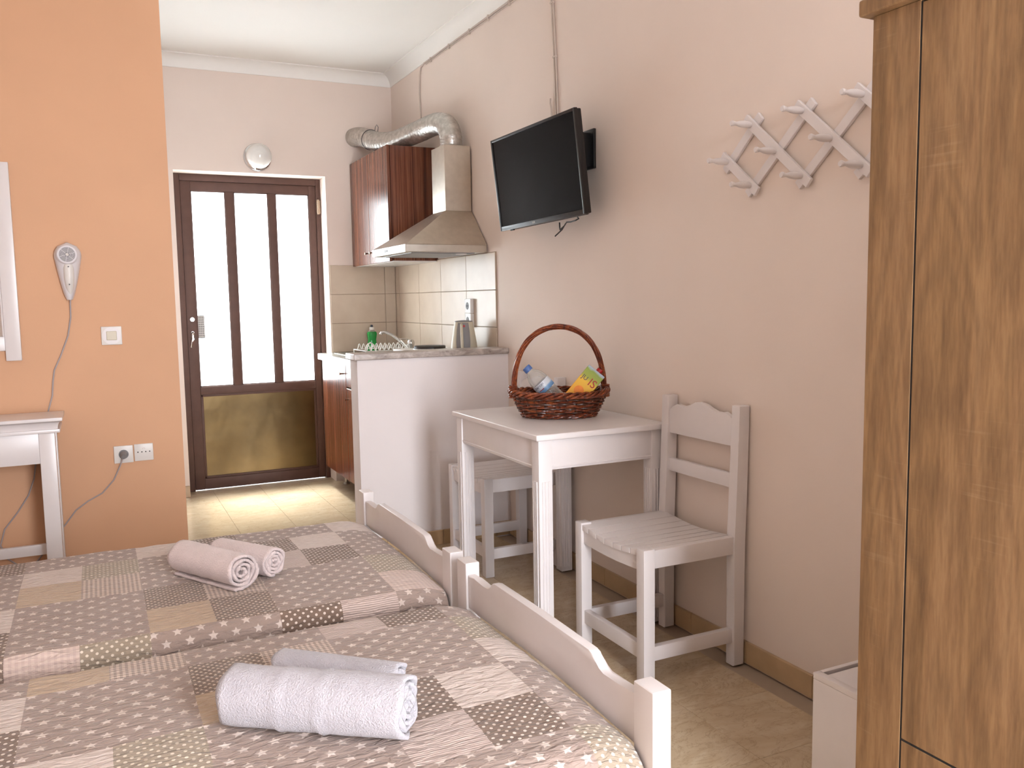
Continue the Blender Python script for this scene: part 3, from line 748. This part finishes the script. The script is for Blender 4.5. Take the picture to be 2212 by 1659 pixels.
pm = Matrix.Rotation(R(-90), 4, 'Y')
for k, z in [(0, mid), (1, bot), (1, top_), (2, mid), (3, bot), (3, top_), (4, mid), (5, bot), (5, top_), (6, mid), (7, bot), (7, top_), (8, mid)]:
    bb = B().lathe([(0, -.002), (.0085, 0), (.0105, .012), (.0116, .026), (.0100, .043), (.0062, .057), (.0058, .060), (.0078, .068), (.0092, .074), (.0075, .078), (0, .079)], 16, mtx=Matrix.Translation((xf-.0002, ycol(k), z)) @ pm)
    obj('peg', bb, 'white_lacquer', pr)

# ------------------------------------------------------------------ wardrobe and white box
wd = thing('wardrobe', 'tall brown oak wardrobe with a moulded top edge', 'wardrobe', (1.65, .61, 0))
wx, wy0, wy1 = 1.36, .02, 1.21
obj('carcass', B().box(wx+.022, XR-.004, wy0+.005, wy1-.003, .02, 1.768), 'oak', wd)
obj('stile', B().box(wx, wx+.022, 1.107, wy1, 0, 1.768), 'oak', wd)
obj('stile', B().box(wx, wx+.022, wy0, wy0+.10, 0, 1.768, .0015, 1), 'oak', wd)
for ya, yb_ in ((.6165, 1.1035), (.1235, .6135)):
    o_ = obj('door', B().box(wx+.001, wx+.021, ya, yb_, .388, 1.764, .0012, 1), 'oak', wd)
    obj('knob', B().cyl((wx+.001, .66 if ya > .3 else .57, 1.0), (wx-.022, .66 if ya > .3 else .57, 1.0), .011, .014), 'knob', o_)
for ya, yb_ in ((.6165, 1.1035), (.1235, .6135)):
    o_ = obj('drawer', B().box(wx+.001, wx+.021, ya, yb_, .10, .384, .0012, 1), 'oak', wd)
    obj('knob', B().cyl((wx+.001, (ya+yb_)/2, .24), (wx-.022, (ya+yb_)/2, .24), .011, .014), 'knob', o_)
for ya, yb_ in ((1.1036, 1.1069), (.6136, .6164), (.1201, .1234)): obj('gap_shade_strip', B().box(wx+.0015, wx+.0215, ya, yb_, .10, 1.766), 'dark', wd)  # dark strips fill the joints, their colour standing in for shade
obj('gap_shade_strip', B().box(wx+.0015, wx+.0215, .1235, 1.1035, .3841, .3879), 'dark', wd)
obj('cornice', B().box(wx-.022, XR-.004, wy0-.02, wy1+.018, 1.769, 1.800, .006, 3), 'oak', wd)
bx = thing('white_box_cabinet', 'low white box cabinet with slotted top tucked behind the wardrobe', 'cabinet', (1.716, 1.343, 0))
obj('body', B().box(1.497, XR-.014, 1.224, 1.464, 0, .335, .003), 'white_lacquer', bx)
obj('rim', B().box(1.497, 1.517, 1.224, 1.464, .335, .35, .002).box(1.517, XR-.014, 1.451, 1.464, .335, .35, .002).box(1.517, XR-.014, 1.224, 1.441, .335, .347, .001), 'white_lacquer', bx)
obj('slot', B().box(1.520, XR-.016, 1.441, 1.451, .334, .337), 'dark', bx)

# ------------------------------------------------------------------ kitchen half-wall slab and counter
tag(obj('counter_slab', B().box(1.112, XR-.001, YH-.018, YH+.140, .964, .995, .008, 3), 'marble'), 'grey marbled stone slab capping the kitchen half-wall', 'slab')
wt = thing('worktop', 'grey laminate kitchen worktop with a front edge coloured white for door glare and a steel sink', 'worktop', (1.65, 5.0, .86))
x0_, x1_ = 1.372, XR-.010
obj('top', B().box(x0_, x1_, YH+.121, 5.335, .862, .900, .004).box(x0_, 1.46, 5.335, 5.735, .862, .900).box(1.80, x1_, 5.335, 5.735, .862, .900).box(x0_, x1_, 5.735, YB-.011, .862, .900, .004), 'counter_top', wt)
obj('front_edge', B().box(x0_-.016, x0_, YH+.121, YB-.03, .860, .9005, .006, 3), 'counter_edge', wt)  # white colour stands in for door light glaring on the edge
sk = B()
sk.box(1.452, 1.470, 5.327, 5.743, .899, .903).box(1.790, 1.808, 5.327, 5.743, .899, .903).box(1.470, 1.790, 5.327, 5.345, .899, .903).box(1.470, 1.790, 5.725, 5.743, .899, .903)
sk.box(1.462, 1.466, 5.337, 5.733, .75, .90).box(1.794, 1.798, 5.337, 5.733, .75, .90).box(1.466, 1.794, 5.337, 5.341, .75, .90).box(1.466, 1.794, 5.729, 5.733, .75, .90).box(1.462, 1.798, 5.337, 5.733, .745, .75)
obj('sink', sk, 'steel', wt)
# base cabinets
def cab(name, label, y0_, y1_, drawer):
    c = thing(name, label, 'cabinet', (1.66, (y0_+y1_)/2, 0), 'striped walnut kitchen units')
    obj('body', B().box(1.400, XR-.012, y0_+.001, y1_-.001, .127, .744).box(1.400, 1.44, y0_+.001, y1_-.001, .744, .859), 'zebrano', c)
    xf_ = 1.381
    if drawer:
        d_ = obj('door', B().box(xf_, xf_+.018, y0_+.002, y1_-.002, .130, .712, .0015, 1), 'zebrano', c); ky = y1_-.045; kz = .648
        obj('knob', B().lathe([(0, 0), (.0045, 0), (.004, .014), (.009, .022), (.009, .025), (0, .026)], 16, mtx=Matrix.Translation((xf_, ky, kz)) @ pm), 'knob', d_)
        d_ = obj('drawer', B().box(xf_, xf_+.018, y0_+.002, y1_-.002, .724, .856, .0015, 1), 'zebrano', c)
        obj('drawer_strip', B().box(xf_+.001, xf_+.014, y0_+.002, y1_-.002, .7125, .7165), 'steel', c)
        obj('knob', B().lathe([(0, 0), (.0045, 0), (.004, .014), (.009, .022), (.009, .025), (0, .026)], 16, mtx=Matrix.Translation((xf_, (y0_+y1_)/2, .79)) @ pm), 'knob', d_)
    else:
        d_ = obj('door', B().box(xf_, xf_+.018, y0_+.002, y1_-.002, .130, .856, .0015, 1), 'zebrano', c)
        obj('knob', B().lathe([(0, 0), (.0045, 0), (.004, .014), (.009, .022), (.009, .025), (0, .026)], 16, mtx=Matrix.Translation((xf_, y0_+.06, .80)) @ pm), 'knob', d_)
    for xa in (1.50, 1.86):
        for ya in (y0_+.06, y1_-.07):
            obj('foot', B().lathe([(0, 0), (.022, 0), (.022, .006), (.012, .016), (.012, .128), (0, .128)], 16, mtx=Matrix.Translation((xa, ya, 0))), 'steel', c)
    return c
cab('sink_cabinet', 'striped walnut sink cabinet with one full door beside the entrance door', 5.205, 5.80, False)
cab('drawer_cabinet', 'striped walnut kitchen cabinet with a drawer over its door behind the half-wall', 4.62, 5.20, True)
# wall cabinet
uc = thing('wall_cabinet', 'striped walnut wall cabinet with two doors beside the cooker hood', 'cabinet', (1.79, 5.43, 1.485))
obj('body', B().box(1.648, XR-.001, 5.022, YB-.012, 1.490, 2.174), 'zebrano', uc)
obj('underside', B().box(1.648, XR-.010, 5.024, YB-.014, 1.484, 1.490), 'counter_edge', uc)
for ya, yb_, ky in ((5.022, 5.428, 5.372), (5.432, YB-.012, 5.468)):
    d_ = obj('door', B().box(1.629, 1.646, ya, yb_, 1.486, 2.176, .0015, 1), 'zebrano', uc)
    obj('knob', B().lathe([(0, 0), (.0045, 0), (.004, .012), (.009, .02), (.009, .023), (0, .024)], 16, mtx=Matrix.Translation((1.629, ky, 1.555)) @ pm), 'knob', d_)
# hood
hd = thing('cooker_hood', 'stainless steel chimney cooker hood with a white control strip', 'cooker hood', (1.75, 4.56, 1.50))
hx0, hx1, hy0, hy1 = 1.469, XR-.009, 4.268, 4.852
obj('base_tray', B().box(hx0+.004, hx1, hy0, hy1, 1.500, 1.540, .002, 1), 'steel', hd)
obj('control_strip', B().box(hx0, hx0+.0045, hy0+.001, hy1-.001, 1.500, 1.540, .001, 1), 'counter_edge', hd)  # reflection of the bright door panes put into the white colour
c0 = [(hx0+.004, hy0, 1.54), (hx1, hy0, 1.54), (hx1, hy1, 1.54), (hx0+.004, hy1, 1.54)]; c1 = [(1.776, 4.465, 1.737), (hx1, 4.465, 1.737), (hx1, 4.668, 1.737), (1.776, 4.668, 1.737)]
obj('canopy', B().loft([c0, c1]), 'steel', hd, smooth=20)
obj('chimney', B().box(1.778, hx1, 4.467, 4.666, 1.737, 2.095, .0015, 1), 'steel', hd, smooth=20)
obj('filter', B().box(hx0+.05, hx1-.05, hy0+.05, hy1-.05, 1.496, 1.500), 'grey_plastic', hd)
obj('lamp_cover', B().cyl((1.82, 4.36, 1.500), (1.82, 4.36, 1.494), .03), 'white_matt', hd)
# strip facing -x: right = -y
mt_ = lambda y_, z_, x_: Matrix.Translation((x_, y_, z_)) @ Matrix(((0, 0, -1, 0), (-1, 0, 0, 0), (0, 1, 0, 0), (0, 0, 0, 1)))
def wtext(body, size, mat, parent, y_, z_, x_):
    l_ = parent_loc(parent); return text(body, size, mat, parent, Matrix.Translation(-l_) @ mt_(y_, z_, x_), .0003)
wtext('TEXLAR', .022, 'grey_text', hd, 4.60, 1.520, hx0-.0004)
obj('button_panel', B().box(hx0-.0006, hx0, 4.78, 4.83, 1.508, 1.532), 'pale_text', hd)
# duct
ctrl = [(1.858, 4.565, 2.099), (1.858, 4.566, 2.16), (1.857, 4.62, 2.225), (1.846, 4.70, 2.252), (1.835, 4.78, 2.258), (1.817, 4.89, 2.252), (1.799, 5.0, 2.247), (1.765, 5.25, 2.243), (1.735, 5.42, 2.262), (1.715, 5.55, 2.292), (1.695, 5.68, 2.33), (1.68, 5.76, 2.35), (1.67, 5.848, 2.358)]
pts, rad = [], []
def cr(p0, p1, p2, p3, t_):
    return .5*((2*p1)+(-p0+p2)*t_+(2*p0-5*p1+4*p2-p3)*t_**2+(-p0+3*p1-3*p2+p3)*t_**3)
cv = [Vector(p) for p in ctrl]; cv = [2*cv[0]-cv[1]]+cv+[2*cv[-1]-cv[-2]]
for i in range(1, len(cv)-2):
    for k in range(12): pts.append(cr(cv[i-1], cv[i], cv[i+1], cv[i+2], k/12))
pts.append(cv[-2])
for i in range(len(pts)): rad.append(.062+.0016*math.sin(i*2.1)+.0012*noise.noise(Vector((i*.4, 0, 0))))
dd = thing('exhaust_duct', 'silver flexible foil duct arching from the cooker hood over the cabinet', 'duct', (1.80, 5.1, 2.1))
obj('foil_tube', B().tube(pts, rad, 24), 'duct', dd, smooth=60)
bb = B()
for i in (112,):
    p = pts[i]; tg = (pts[i+1]-pts[i-1]).normalized(); a_ = tg.cross(Vector((0, 0, 1))).normalized(); c_ = tg.cross(a_)
    bb.tube([p+.0645*(math.cos(2*PI*k/28)*a_+math.sin(2*PI*k/28)*c_) for k in range(28)], .0025, 6, closed=True)
obj('wire_tie', bb, 'shadowgrey', dd); bb = B()
p = pts[112]
bb.tube([p+Vector((.03, 0, .055)), p+Vector((.035, 0, .085)), p+Vector((.045, 0, .10)), p+Vector((.055, 0, .085)), p+Vector((.05, 0, .05))], .0022, 6)
obj('wire_loop', bb, 'shadowgrey', dd)
# round wall lamp
lp = thing('wall_lamp', 'round white glass wall lamp with a chrome base above the door', 'lamp', (1.018, YB, 2.195))
rm = Matrix.Translation((1.018, YB, 2.190)) @ Matrix.Rotation(R(90), 4, 'X')
obj('base', B().lathe([(0, 0), (.088, 0), (.090, .012), (.086, .026), (.070, .032), (0, .032)], 36, mtx=rm), 'chrome', lp)
prof = [(.058, .028)]+[(.079*math.sin(a), .075-.079*math.cos(a)) for a in [R(45+i*9) for i in range(15)]]+[(0, .154)]
obj('glass_globe', B().lathe(prof, 36, mtx=rm), 'opal', lp)
# wall sockets
def socket_pair():
    for z, lab in ((1.212, 'upper of two white wall sockets on the splashback tiles'), (1.130, 'lower of two white wall sockets on the splashback tiles, just above the kettle')):
        s_ = thing('wall_socket', lab, 'socket', (XR-.009, 4.50, z), 'kitchen sockets')
        obj('plate', B().box(XR-.032, XR-.009, 4.458, 4.545, z-.040, z+.040, .006, 2), 'white_matt', s_)
        obj('socket_well', B().cyl((XR-.0325, 4.5, z), (XR-.0305, 4.5, z), .0215, n=24), 'shadowgrey', s_)
        obj('pin_hole', B().cyl((XR-.0335, 4.508, z), (XR-.0325, 4.508, z), .003, n=8), 'dark', s_); obj('pin_hole', B().cyl((XR-.0335, 4.492, z), (XR-.0325, 4.492, z), .003, n=8), 'dark', s_)
socket_pair()
# kettle
kt = thing('electric_kettle', 'beige and grey electric kettle on the worktop behind the half-wall', 'kettle', (1.825, 4.36, .9005)); kt.rotation_euler = (0, 0, R(-26))
ks = [(0, .078, .072), (.006, .080, .074), (.05, .077, .070), (.11, .070, .064), (.17, .061, .056), (.215, .053, .049), (.226, .050, .046)]
obj('body', B().loft([[Vector((a*abs(math.cos(2*PI*k/32))**.8*math.copysign(1, math.cos(2*PI*k/32)), c*abs(math.sin(2*PI*k/32))**.8*math.copysign(1, math.sin(2*PI*k/32)), z)) for k in range(32)] for z, a, c in ks]), 'beige_plastic', kt, local=True)
obj('lid', B().lathe([(0, .226), (.050, .226), (.048, .231), (.02, .235), (0, .236)], 32, sy=.92), 'grey_plastic', kt, local=True)
rings = []
for z, hw, yo in ((.012, .030, -.074), (.06, .036, -.0715), (.12, .038, -.066), (.18, .034, -.058), (.222, .028, -.050)):
    rings.append([Vector((-hw, yo+.012, z)), Vector((-hw, yo-.004, z)), Vector((-hw*.4, yo-.012, z)), Vector((hw*.4, yo-.012, z)), Vector((hw, yo-.004, z)), Vector((hw, yo+.012, z))])
obj('grey_panel', B().loft(rings), 'grey_plastic', kt, local=True)
obj('handle', B().tube([(-.008, -.062, .215), (-.007, -.082, .205), (-.006, -.094, .17), (-.004, -.099, .10), (-.002, -.097, .03), (0, -.088, .012)], [.007, .007, .008, .008, .007, .006], 10), 'beige_plastic', kt, local=True)
obj('power_light', B().cyl((.006, -.060, .205), (.006, -.0735, .205), .006, n=14), 'red', kt, local=True)
obj('cord', B().tube([(.074, .01, .055), (.10, .02, .072), (.115, .03, .060), (.118, .05, .025), (.105, .08, .006)], .0035, 8), 'cord', kt, local=True)
# hot plate
hpz = thing('hot_plate', 'white electric hot plate with a dark round ring on the worktop', 'hot plate', (1.73, 4.74, .9))
obj('body', B().box(1.585, 1.905, 4.60, 4.88, .908, .965, .008, 3), 'white_matt', hpz)
obj('plate', B().lathe([(0, 0), (.093, 0), (.093, .012), (.088, .015), (0, .015)], 36, mtx=Matrix.Translation((1.765, 4.74, .968))), 'hotplate', hpz)
obj('trim_ring', B().lathe([(.085, 0), (.102, 0), (.102, .004), (.085, .006), (.085, 0)], 36, caps=False, mtx=Matrix.Translation((1.765, 4.74, .964))), 'chrome', hpz)
for xa in (1.61, 1.88):
    for ya in (4.63, 4.85): obj('foot', B().cyl((xa, ya, .9003), (xa, ya, .910), .010, n=12), 'black_plastic', hpz)
obj('knob', B().cyl((1.585, 4.68, .928), (1.573, 4.68, .928), .012, .010), 'black_plastic', hpz)
# dish rack of white wire
rk = thing('dish_rack', 'white wire dish rack with zigzag plate dividers beside the sink', 'dish rack', (1.585, 5.1, .9))
for yy in (5.0, 5.2):
    pts = []
    for k in range(10):
        xa = 1.46+k*.0275
        pts += [(xa, yy, .952), (xa+.004, yy, .958), (xa+.0105, yy, .981), (xa+.0137, yy, .985), (xa+.017, yy, .981), (xa+.0235, yy, .958)]
    pts.append((1.735, yy, .952)); obj('zigzag_wire', B().tube(pts, .0027, 6), 'white_wire', rk)
obj('frame_wire', B().tube([(1.452, 4.99, .950), (1.74, 4.99, .950), (1.74, 5.25, .950), (1.452, 5.25, .950)], .0028, 6, closed=True), 'white_wire', rk)
obj('end_hoop', B().tube([(1.452, 5.0, .902), (1.452, 5.0, .955), (1.462, 5.0, .985), (1.484, 5.0, 1.001), (1.506, 5.0, .985), (1.517, 5.0, .955), (1.517, 5.0, .902)], .0042, 8), 'white_wire', rk)
obj('end_hoop', B().tube([(1.72, 5.24, .902), (1.72, 5.24, .96), (1.72, 5.12, 1.0), (1.72, 5.0, .96), (1.72, 5.0, .902)], .0028, 8), 'white_wire', rk)
obj('leg', B().tube([(1.452, 5.25, .902), (1.452, 5.25, .95)], .0028, 6), 'white_wire', rk)
# faucet
fc = thing('kitchen_faucet', 'chrome single-lever faucet with a long curved spout over the sink', 'faucet', (1.845, 5.30, .90))
obj('body', B().lathe([(0, 0), (.026, 0), (.026, .006), (.020, .012), (.020, .055), (.024, .065), (.024, .080), (.016, .095), (0, .098)], 24, mtx=Matrix.Translation((1.845, 5.30, .9003))), 'chrome', fc)
obj('spout', B().tube([(1.838, 5.302, .935), (1.815, 5.312, .955), (1.775, 5.33, .995), (1.735, 5.348, 1.028), (1.705, 5.36, 1.043), (1.685, 5.368, 1.047), (1.672, 5.373, 1.044), (1.667, 5.375, 1.033)], [.011, .0105, .0095, .009, .009, .009, .0095, .0095], 12), 'chrome', fc)
obj('lever', B().tube([(1.843, 5.30, .990), (1.82, 5.30, 1.000), (1.79, 5.30, 1.004), (1.765, 5.30, 1.003)], [.007, .006, .0055, .0045], 10, flat=.6), 'chrome', fc)
# dish soap
sb = thing('dish_soap_bottle', 'green dish soap bottle with white collar by the back tiles', 'bottle', (1.728, 5.775, .9003))
mm = Matrix.Translation((1.728, 5.775, .9003))
obj('bottle_body', B().lathe([(0, 0), (.034, 0), (.036, .004), (.035, .03), (.029, .075), (.029, .085), (.034, .115), (.034, .128), (.028, .138), (0, .140)], 28, mtx=mm, sy=.65), 'soap', sb)
obj('neck', B().lathe([(0, .138), (.026, .138), (.018, .146), (.014, .150), (0, .150)], 24, mtx=mm), 'pet', sb)
obj('collar', B().lathe([(0, .150), (.0165, .150), (.0165, .166), (.013, .169), (0, .169)], 24, mtx=mm), 'white_matt', sb)
obj('nozzle', B().lathe([(0, .169), (.0085, .169), (.0085, .181), (.006, .184), (0, .185)], 20, mtx=mm), 'dark_text', sb)

# ------------------------------------------------------------------ orange wall: mirror, dryer, switch, sockets, desk
mr = thing('wall_mirror', 'wall mirror in a wide white wooden frame above the dressing desk', 'mirror', (-.62, YO, 1.02))
obj('frame_stile', B().box(-.345, -.286, YO-.026, YO-.001, 1.020, 1.855, .003), 'white_lacquer', mr)
obj('frame_stile', B().box(-.955, -.896, YO-.026, YO-.001, 1.020, 1.855, .003), 'white_lacquer', mr)
obj('frame_rail', B().box(-.896, -.345, YO-.024, YO-.001, 1.063, 1.125, .003), 'white_lacquer', mr)
obj('frame_rail', B().box(-.896, -.345, YO-.024, YO-.001, 1.790, 1.853, .003), 'white_lacquer', mr)
obj('inner_bead', B().box(-.352, -.345, YO-.018, YO-.001, 1.125, 1.790).box(-.896, -.889, YO-.018, YO-.001, 1.125, 1.790), 'white_lacquer', mr)
obj('glass', B().box(-.889, -.352, YO-.008, YO-.003, 1.125, 1.790), 'mirror', mr, smooth=0)

hr = thing('hair_dryer', 'pale grey wall-mounted hair dryer plugged in by a long cord', 'hair dryer', (-.086, YO, 1.272))
rings = []
for i in range(17):
    k = i/16; z = 1.276+.247*k
    if z < 1.462: wd_ = .012+.042*((z-1.276)/.186)**.75
    else: wd_ = math.sqrt(max(1e-5, .054**2-(min(z, 1.5228)-1.469)**2))
    wd_ = max(wd_, .006); dp = .030+.022*min(1, wd_/.05); cx = -.087+.004*(k-.5)
    rings.append([Vector((cx+wd_*math.cos(a), YO-.001-dp*max(0, math.sin(a))**.6, z)) for a in [PI*j/14 for j in range(15)]])
obj('wall_holder', B().loft(rings), 'dryer', hr, smooth=50)
dm = Matrix.Translation((-.0865, YO-.050, 1.470)) @ Matrix.Rotation(R(90), 4, 'X')
obj('head', B().lathe([(0, 0), (.043, 0), (.043, .006), (.038, .012), (0, .012)], 32, mtx=dm), 'dryer', hr)
obj('intake_grille', B().lathe([(0, .0115), (.0315, .0115), (.0315, .0130), (0, .0130)], 28, mtx=dm), 'grey_plastic', hr)
bb = B()
for rr_ in (.0115, .0155, .0195, .0235, .0275, .0315): bb.tube([dm @ Vector((rr_*math.cos(2*PI*q/28), rr_*math.sin(2*PI*q/28), .0135)) for q in range(28)], .0008, 5, closed=True)
for j in range(6):
    a = PI*j/3+.3; bb.tube([dm @ Vector((.006*math.cos(a), .006*math.sin(a), .0138)), dm @ Vector((.0315*math.cos(a), .0315*math.sin(a), .0138))], .0010, 5)
obj('grille_ribs', bb, 'dryer', hr)
obj('hub', B().lathe([(0, .012), (.0065, .012), (.006, .016), (.003, .018), (0, .0182)], 16, mtx=dm), 'white_matt', hr)
rings = []
for z, wd_, yo in ((1.290, .008, -.036), (1.33, .017, -.052), (1.37, .021, -.060), (1.41, .021, -.062), (1.432, .018, -.058)):
    rings.append([Vector((-.085+wd_*math.cos(a), YO+yo+.018-.018*math.sin(a)-.0, z)) for a in [PI*j/10 for j in range(11)]])
obj('handle', B().loft(rings), 'white_matt', hr, smooth=50)
for z, yo in ((1.342, -.0745), (1.418, -.062)): obj('screw', B().cyl((-.085, YO-.055, z), (-.085, YO-.063, z), .0028, n=10), 'shadowgrey', hr)
yc = YO-.006
cordp = [(-.086, YO-.02, 1.282), (-.088, YO-.012, 1.255), (-.09, yc, 1.20), (-.105, yc, 1.12), (-.14, yc, 1.03), (-.168, yc, .97), (-.176, yc, .92), (-.182, yc, .86), (-.20, yc, .80), (-.225, yc, .70), (-.262, yc, .58), (-.275, yc, .50), (-.30, yc, .43), (-.345, yc, .36), (-.40, yc, .29), (-.42, yc, .22), (-.40, yc, .16), (-.35, yc, .115), (-.29, yc, .125), (-.23, yc, .20), (-.17, yc, .275), (-.12, yc, .34), (-.07, yc, .375), (-.01, yc, .405), (.04, yc, .46), (.068, YO-.012, .52), (.083, YO-.030, .560)]
obj('cord', B().tube(cordp, .0032, 8), 'cord', hr)
obj('plug', B().cyl((.087, YO-.016, .574), (.086, YO-.042, .566), .017, .010, n=16), 'grey_plastic', hr)
sw = thing('light_switch', 'square white switch plate with round centre on the orange wall', 'switch', (.068, YO, 1.114))
obj('plate', B().box(.026, .110, YO-.010, YO, 1.073, 1.155, .003, 2), 'white_matt', sw)
obj('ring', B().cyl((.068, YO-.010, 1.114), (.068, YO-.013, 1.114), .038, n=32), 'white_lacquer', sw)
obj('rocker', B().box(.047, .089, YO-.017, YO-.012, 1.094, 1.134, .002, 1), 'beige_plastic', sw)
so_ = thing('wall_socket', 'white wall socket with the hair dryer plug in it on the orange wall', 'socket', (.087, YO, .574))
obj('plate', B().box(.047, .127, YO-.010, YO, .534, .613, .003, 2), 'white_matt', so_)
obj('socket_well', B().cyl((.087, YO-.0098, .574), (.087, YO-.0115, .574), .021, n=24), 'grey_plastic', so_)
to_ = thing('antenna_outlet', 'white outlet plate with a row of small holes beside the plugged socket', 'outlet', (.172, YO, .576))
obj('plate', B().box(.132, .212, YO-.009, YO, .537, .615, .003, 2), 'white_matt', to_)
for k in range(4): obj('pin_hole', B().cyl((.147+k*.0165, YO-.0088, .578), (.147+k*.0165, YO-.0098, .578), .0028, n=10), 'dark', to_)
text('◠', .014, 'red', to_, Matrix.Translation((0, -.0094, .014)) @ Matrix.Rotation(R(90), 4, 'X'), .0002, 'red_mark')

dk = thing('dressing_desk', 'white wooden dressing desk under the mirror against the orange wall', 'desk', (-.55, 4.1, 0))
dx0, dx1, dy0, dy1 = -.965, -.140, 3.972, YO-.014
obj('desktop', B().box(dx0, dx1, dy0, dy1, .777, .792, .004, 3), 'white_lacquer', dk)
def ogee(off0, off1, z0__, z1__):
    q = []
    for k in range(6):
        a = k/5; o_ = off0+(off1-off0)*(1-math.cos(a*PI/2)); z = z0__+(z1__-z0__)*math.sin(a*PI/2)
        q.append([(dx0+.02-o_, dy0+.02-o_, z), (dx1-.02+o_, dy0+.02-o_, z), (dx1-.02+o_, dy1, z), (dx0+.02-o_, dy1, z)])
    return B().loft(q)
obj('cove_moulding', ogee(0, .016, .744, .777), 'white_lacquer', dk, smooth=60)
obj('lip', B().box(dx0+.008, dx1-.012, dy0+.010, dy1, .729, .744, .003, 2), 'white_lacquer', dk)
for xa in (-.232, dx0+.03):
    for ya in (dy0+.016, dy1-.065): obj('leg', B().box(xa, xa+.060, ya, ya+.058, 0, .729, .004, 2), 'white_lacquer', dk)
obj('apron', B().box(dx0+.088, -.232, dy0+.022, dy0+.042, .603, .729, .002), 'white_lacquer', dk)
obj('apron', B().box(-.210, -.19, dy0+.072, dy1-.065, .603, .729, .002), 'white_lacquer', dk)
obj('stretcher', B().box(dx0+.09, -.232, dy0+.12, dy0+.142, .195, .240, .003), 'white_lacquer', dk)
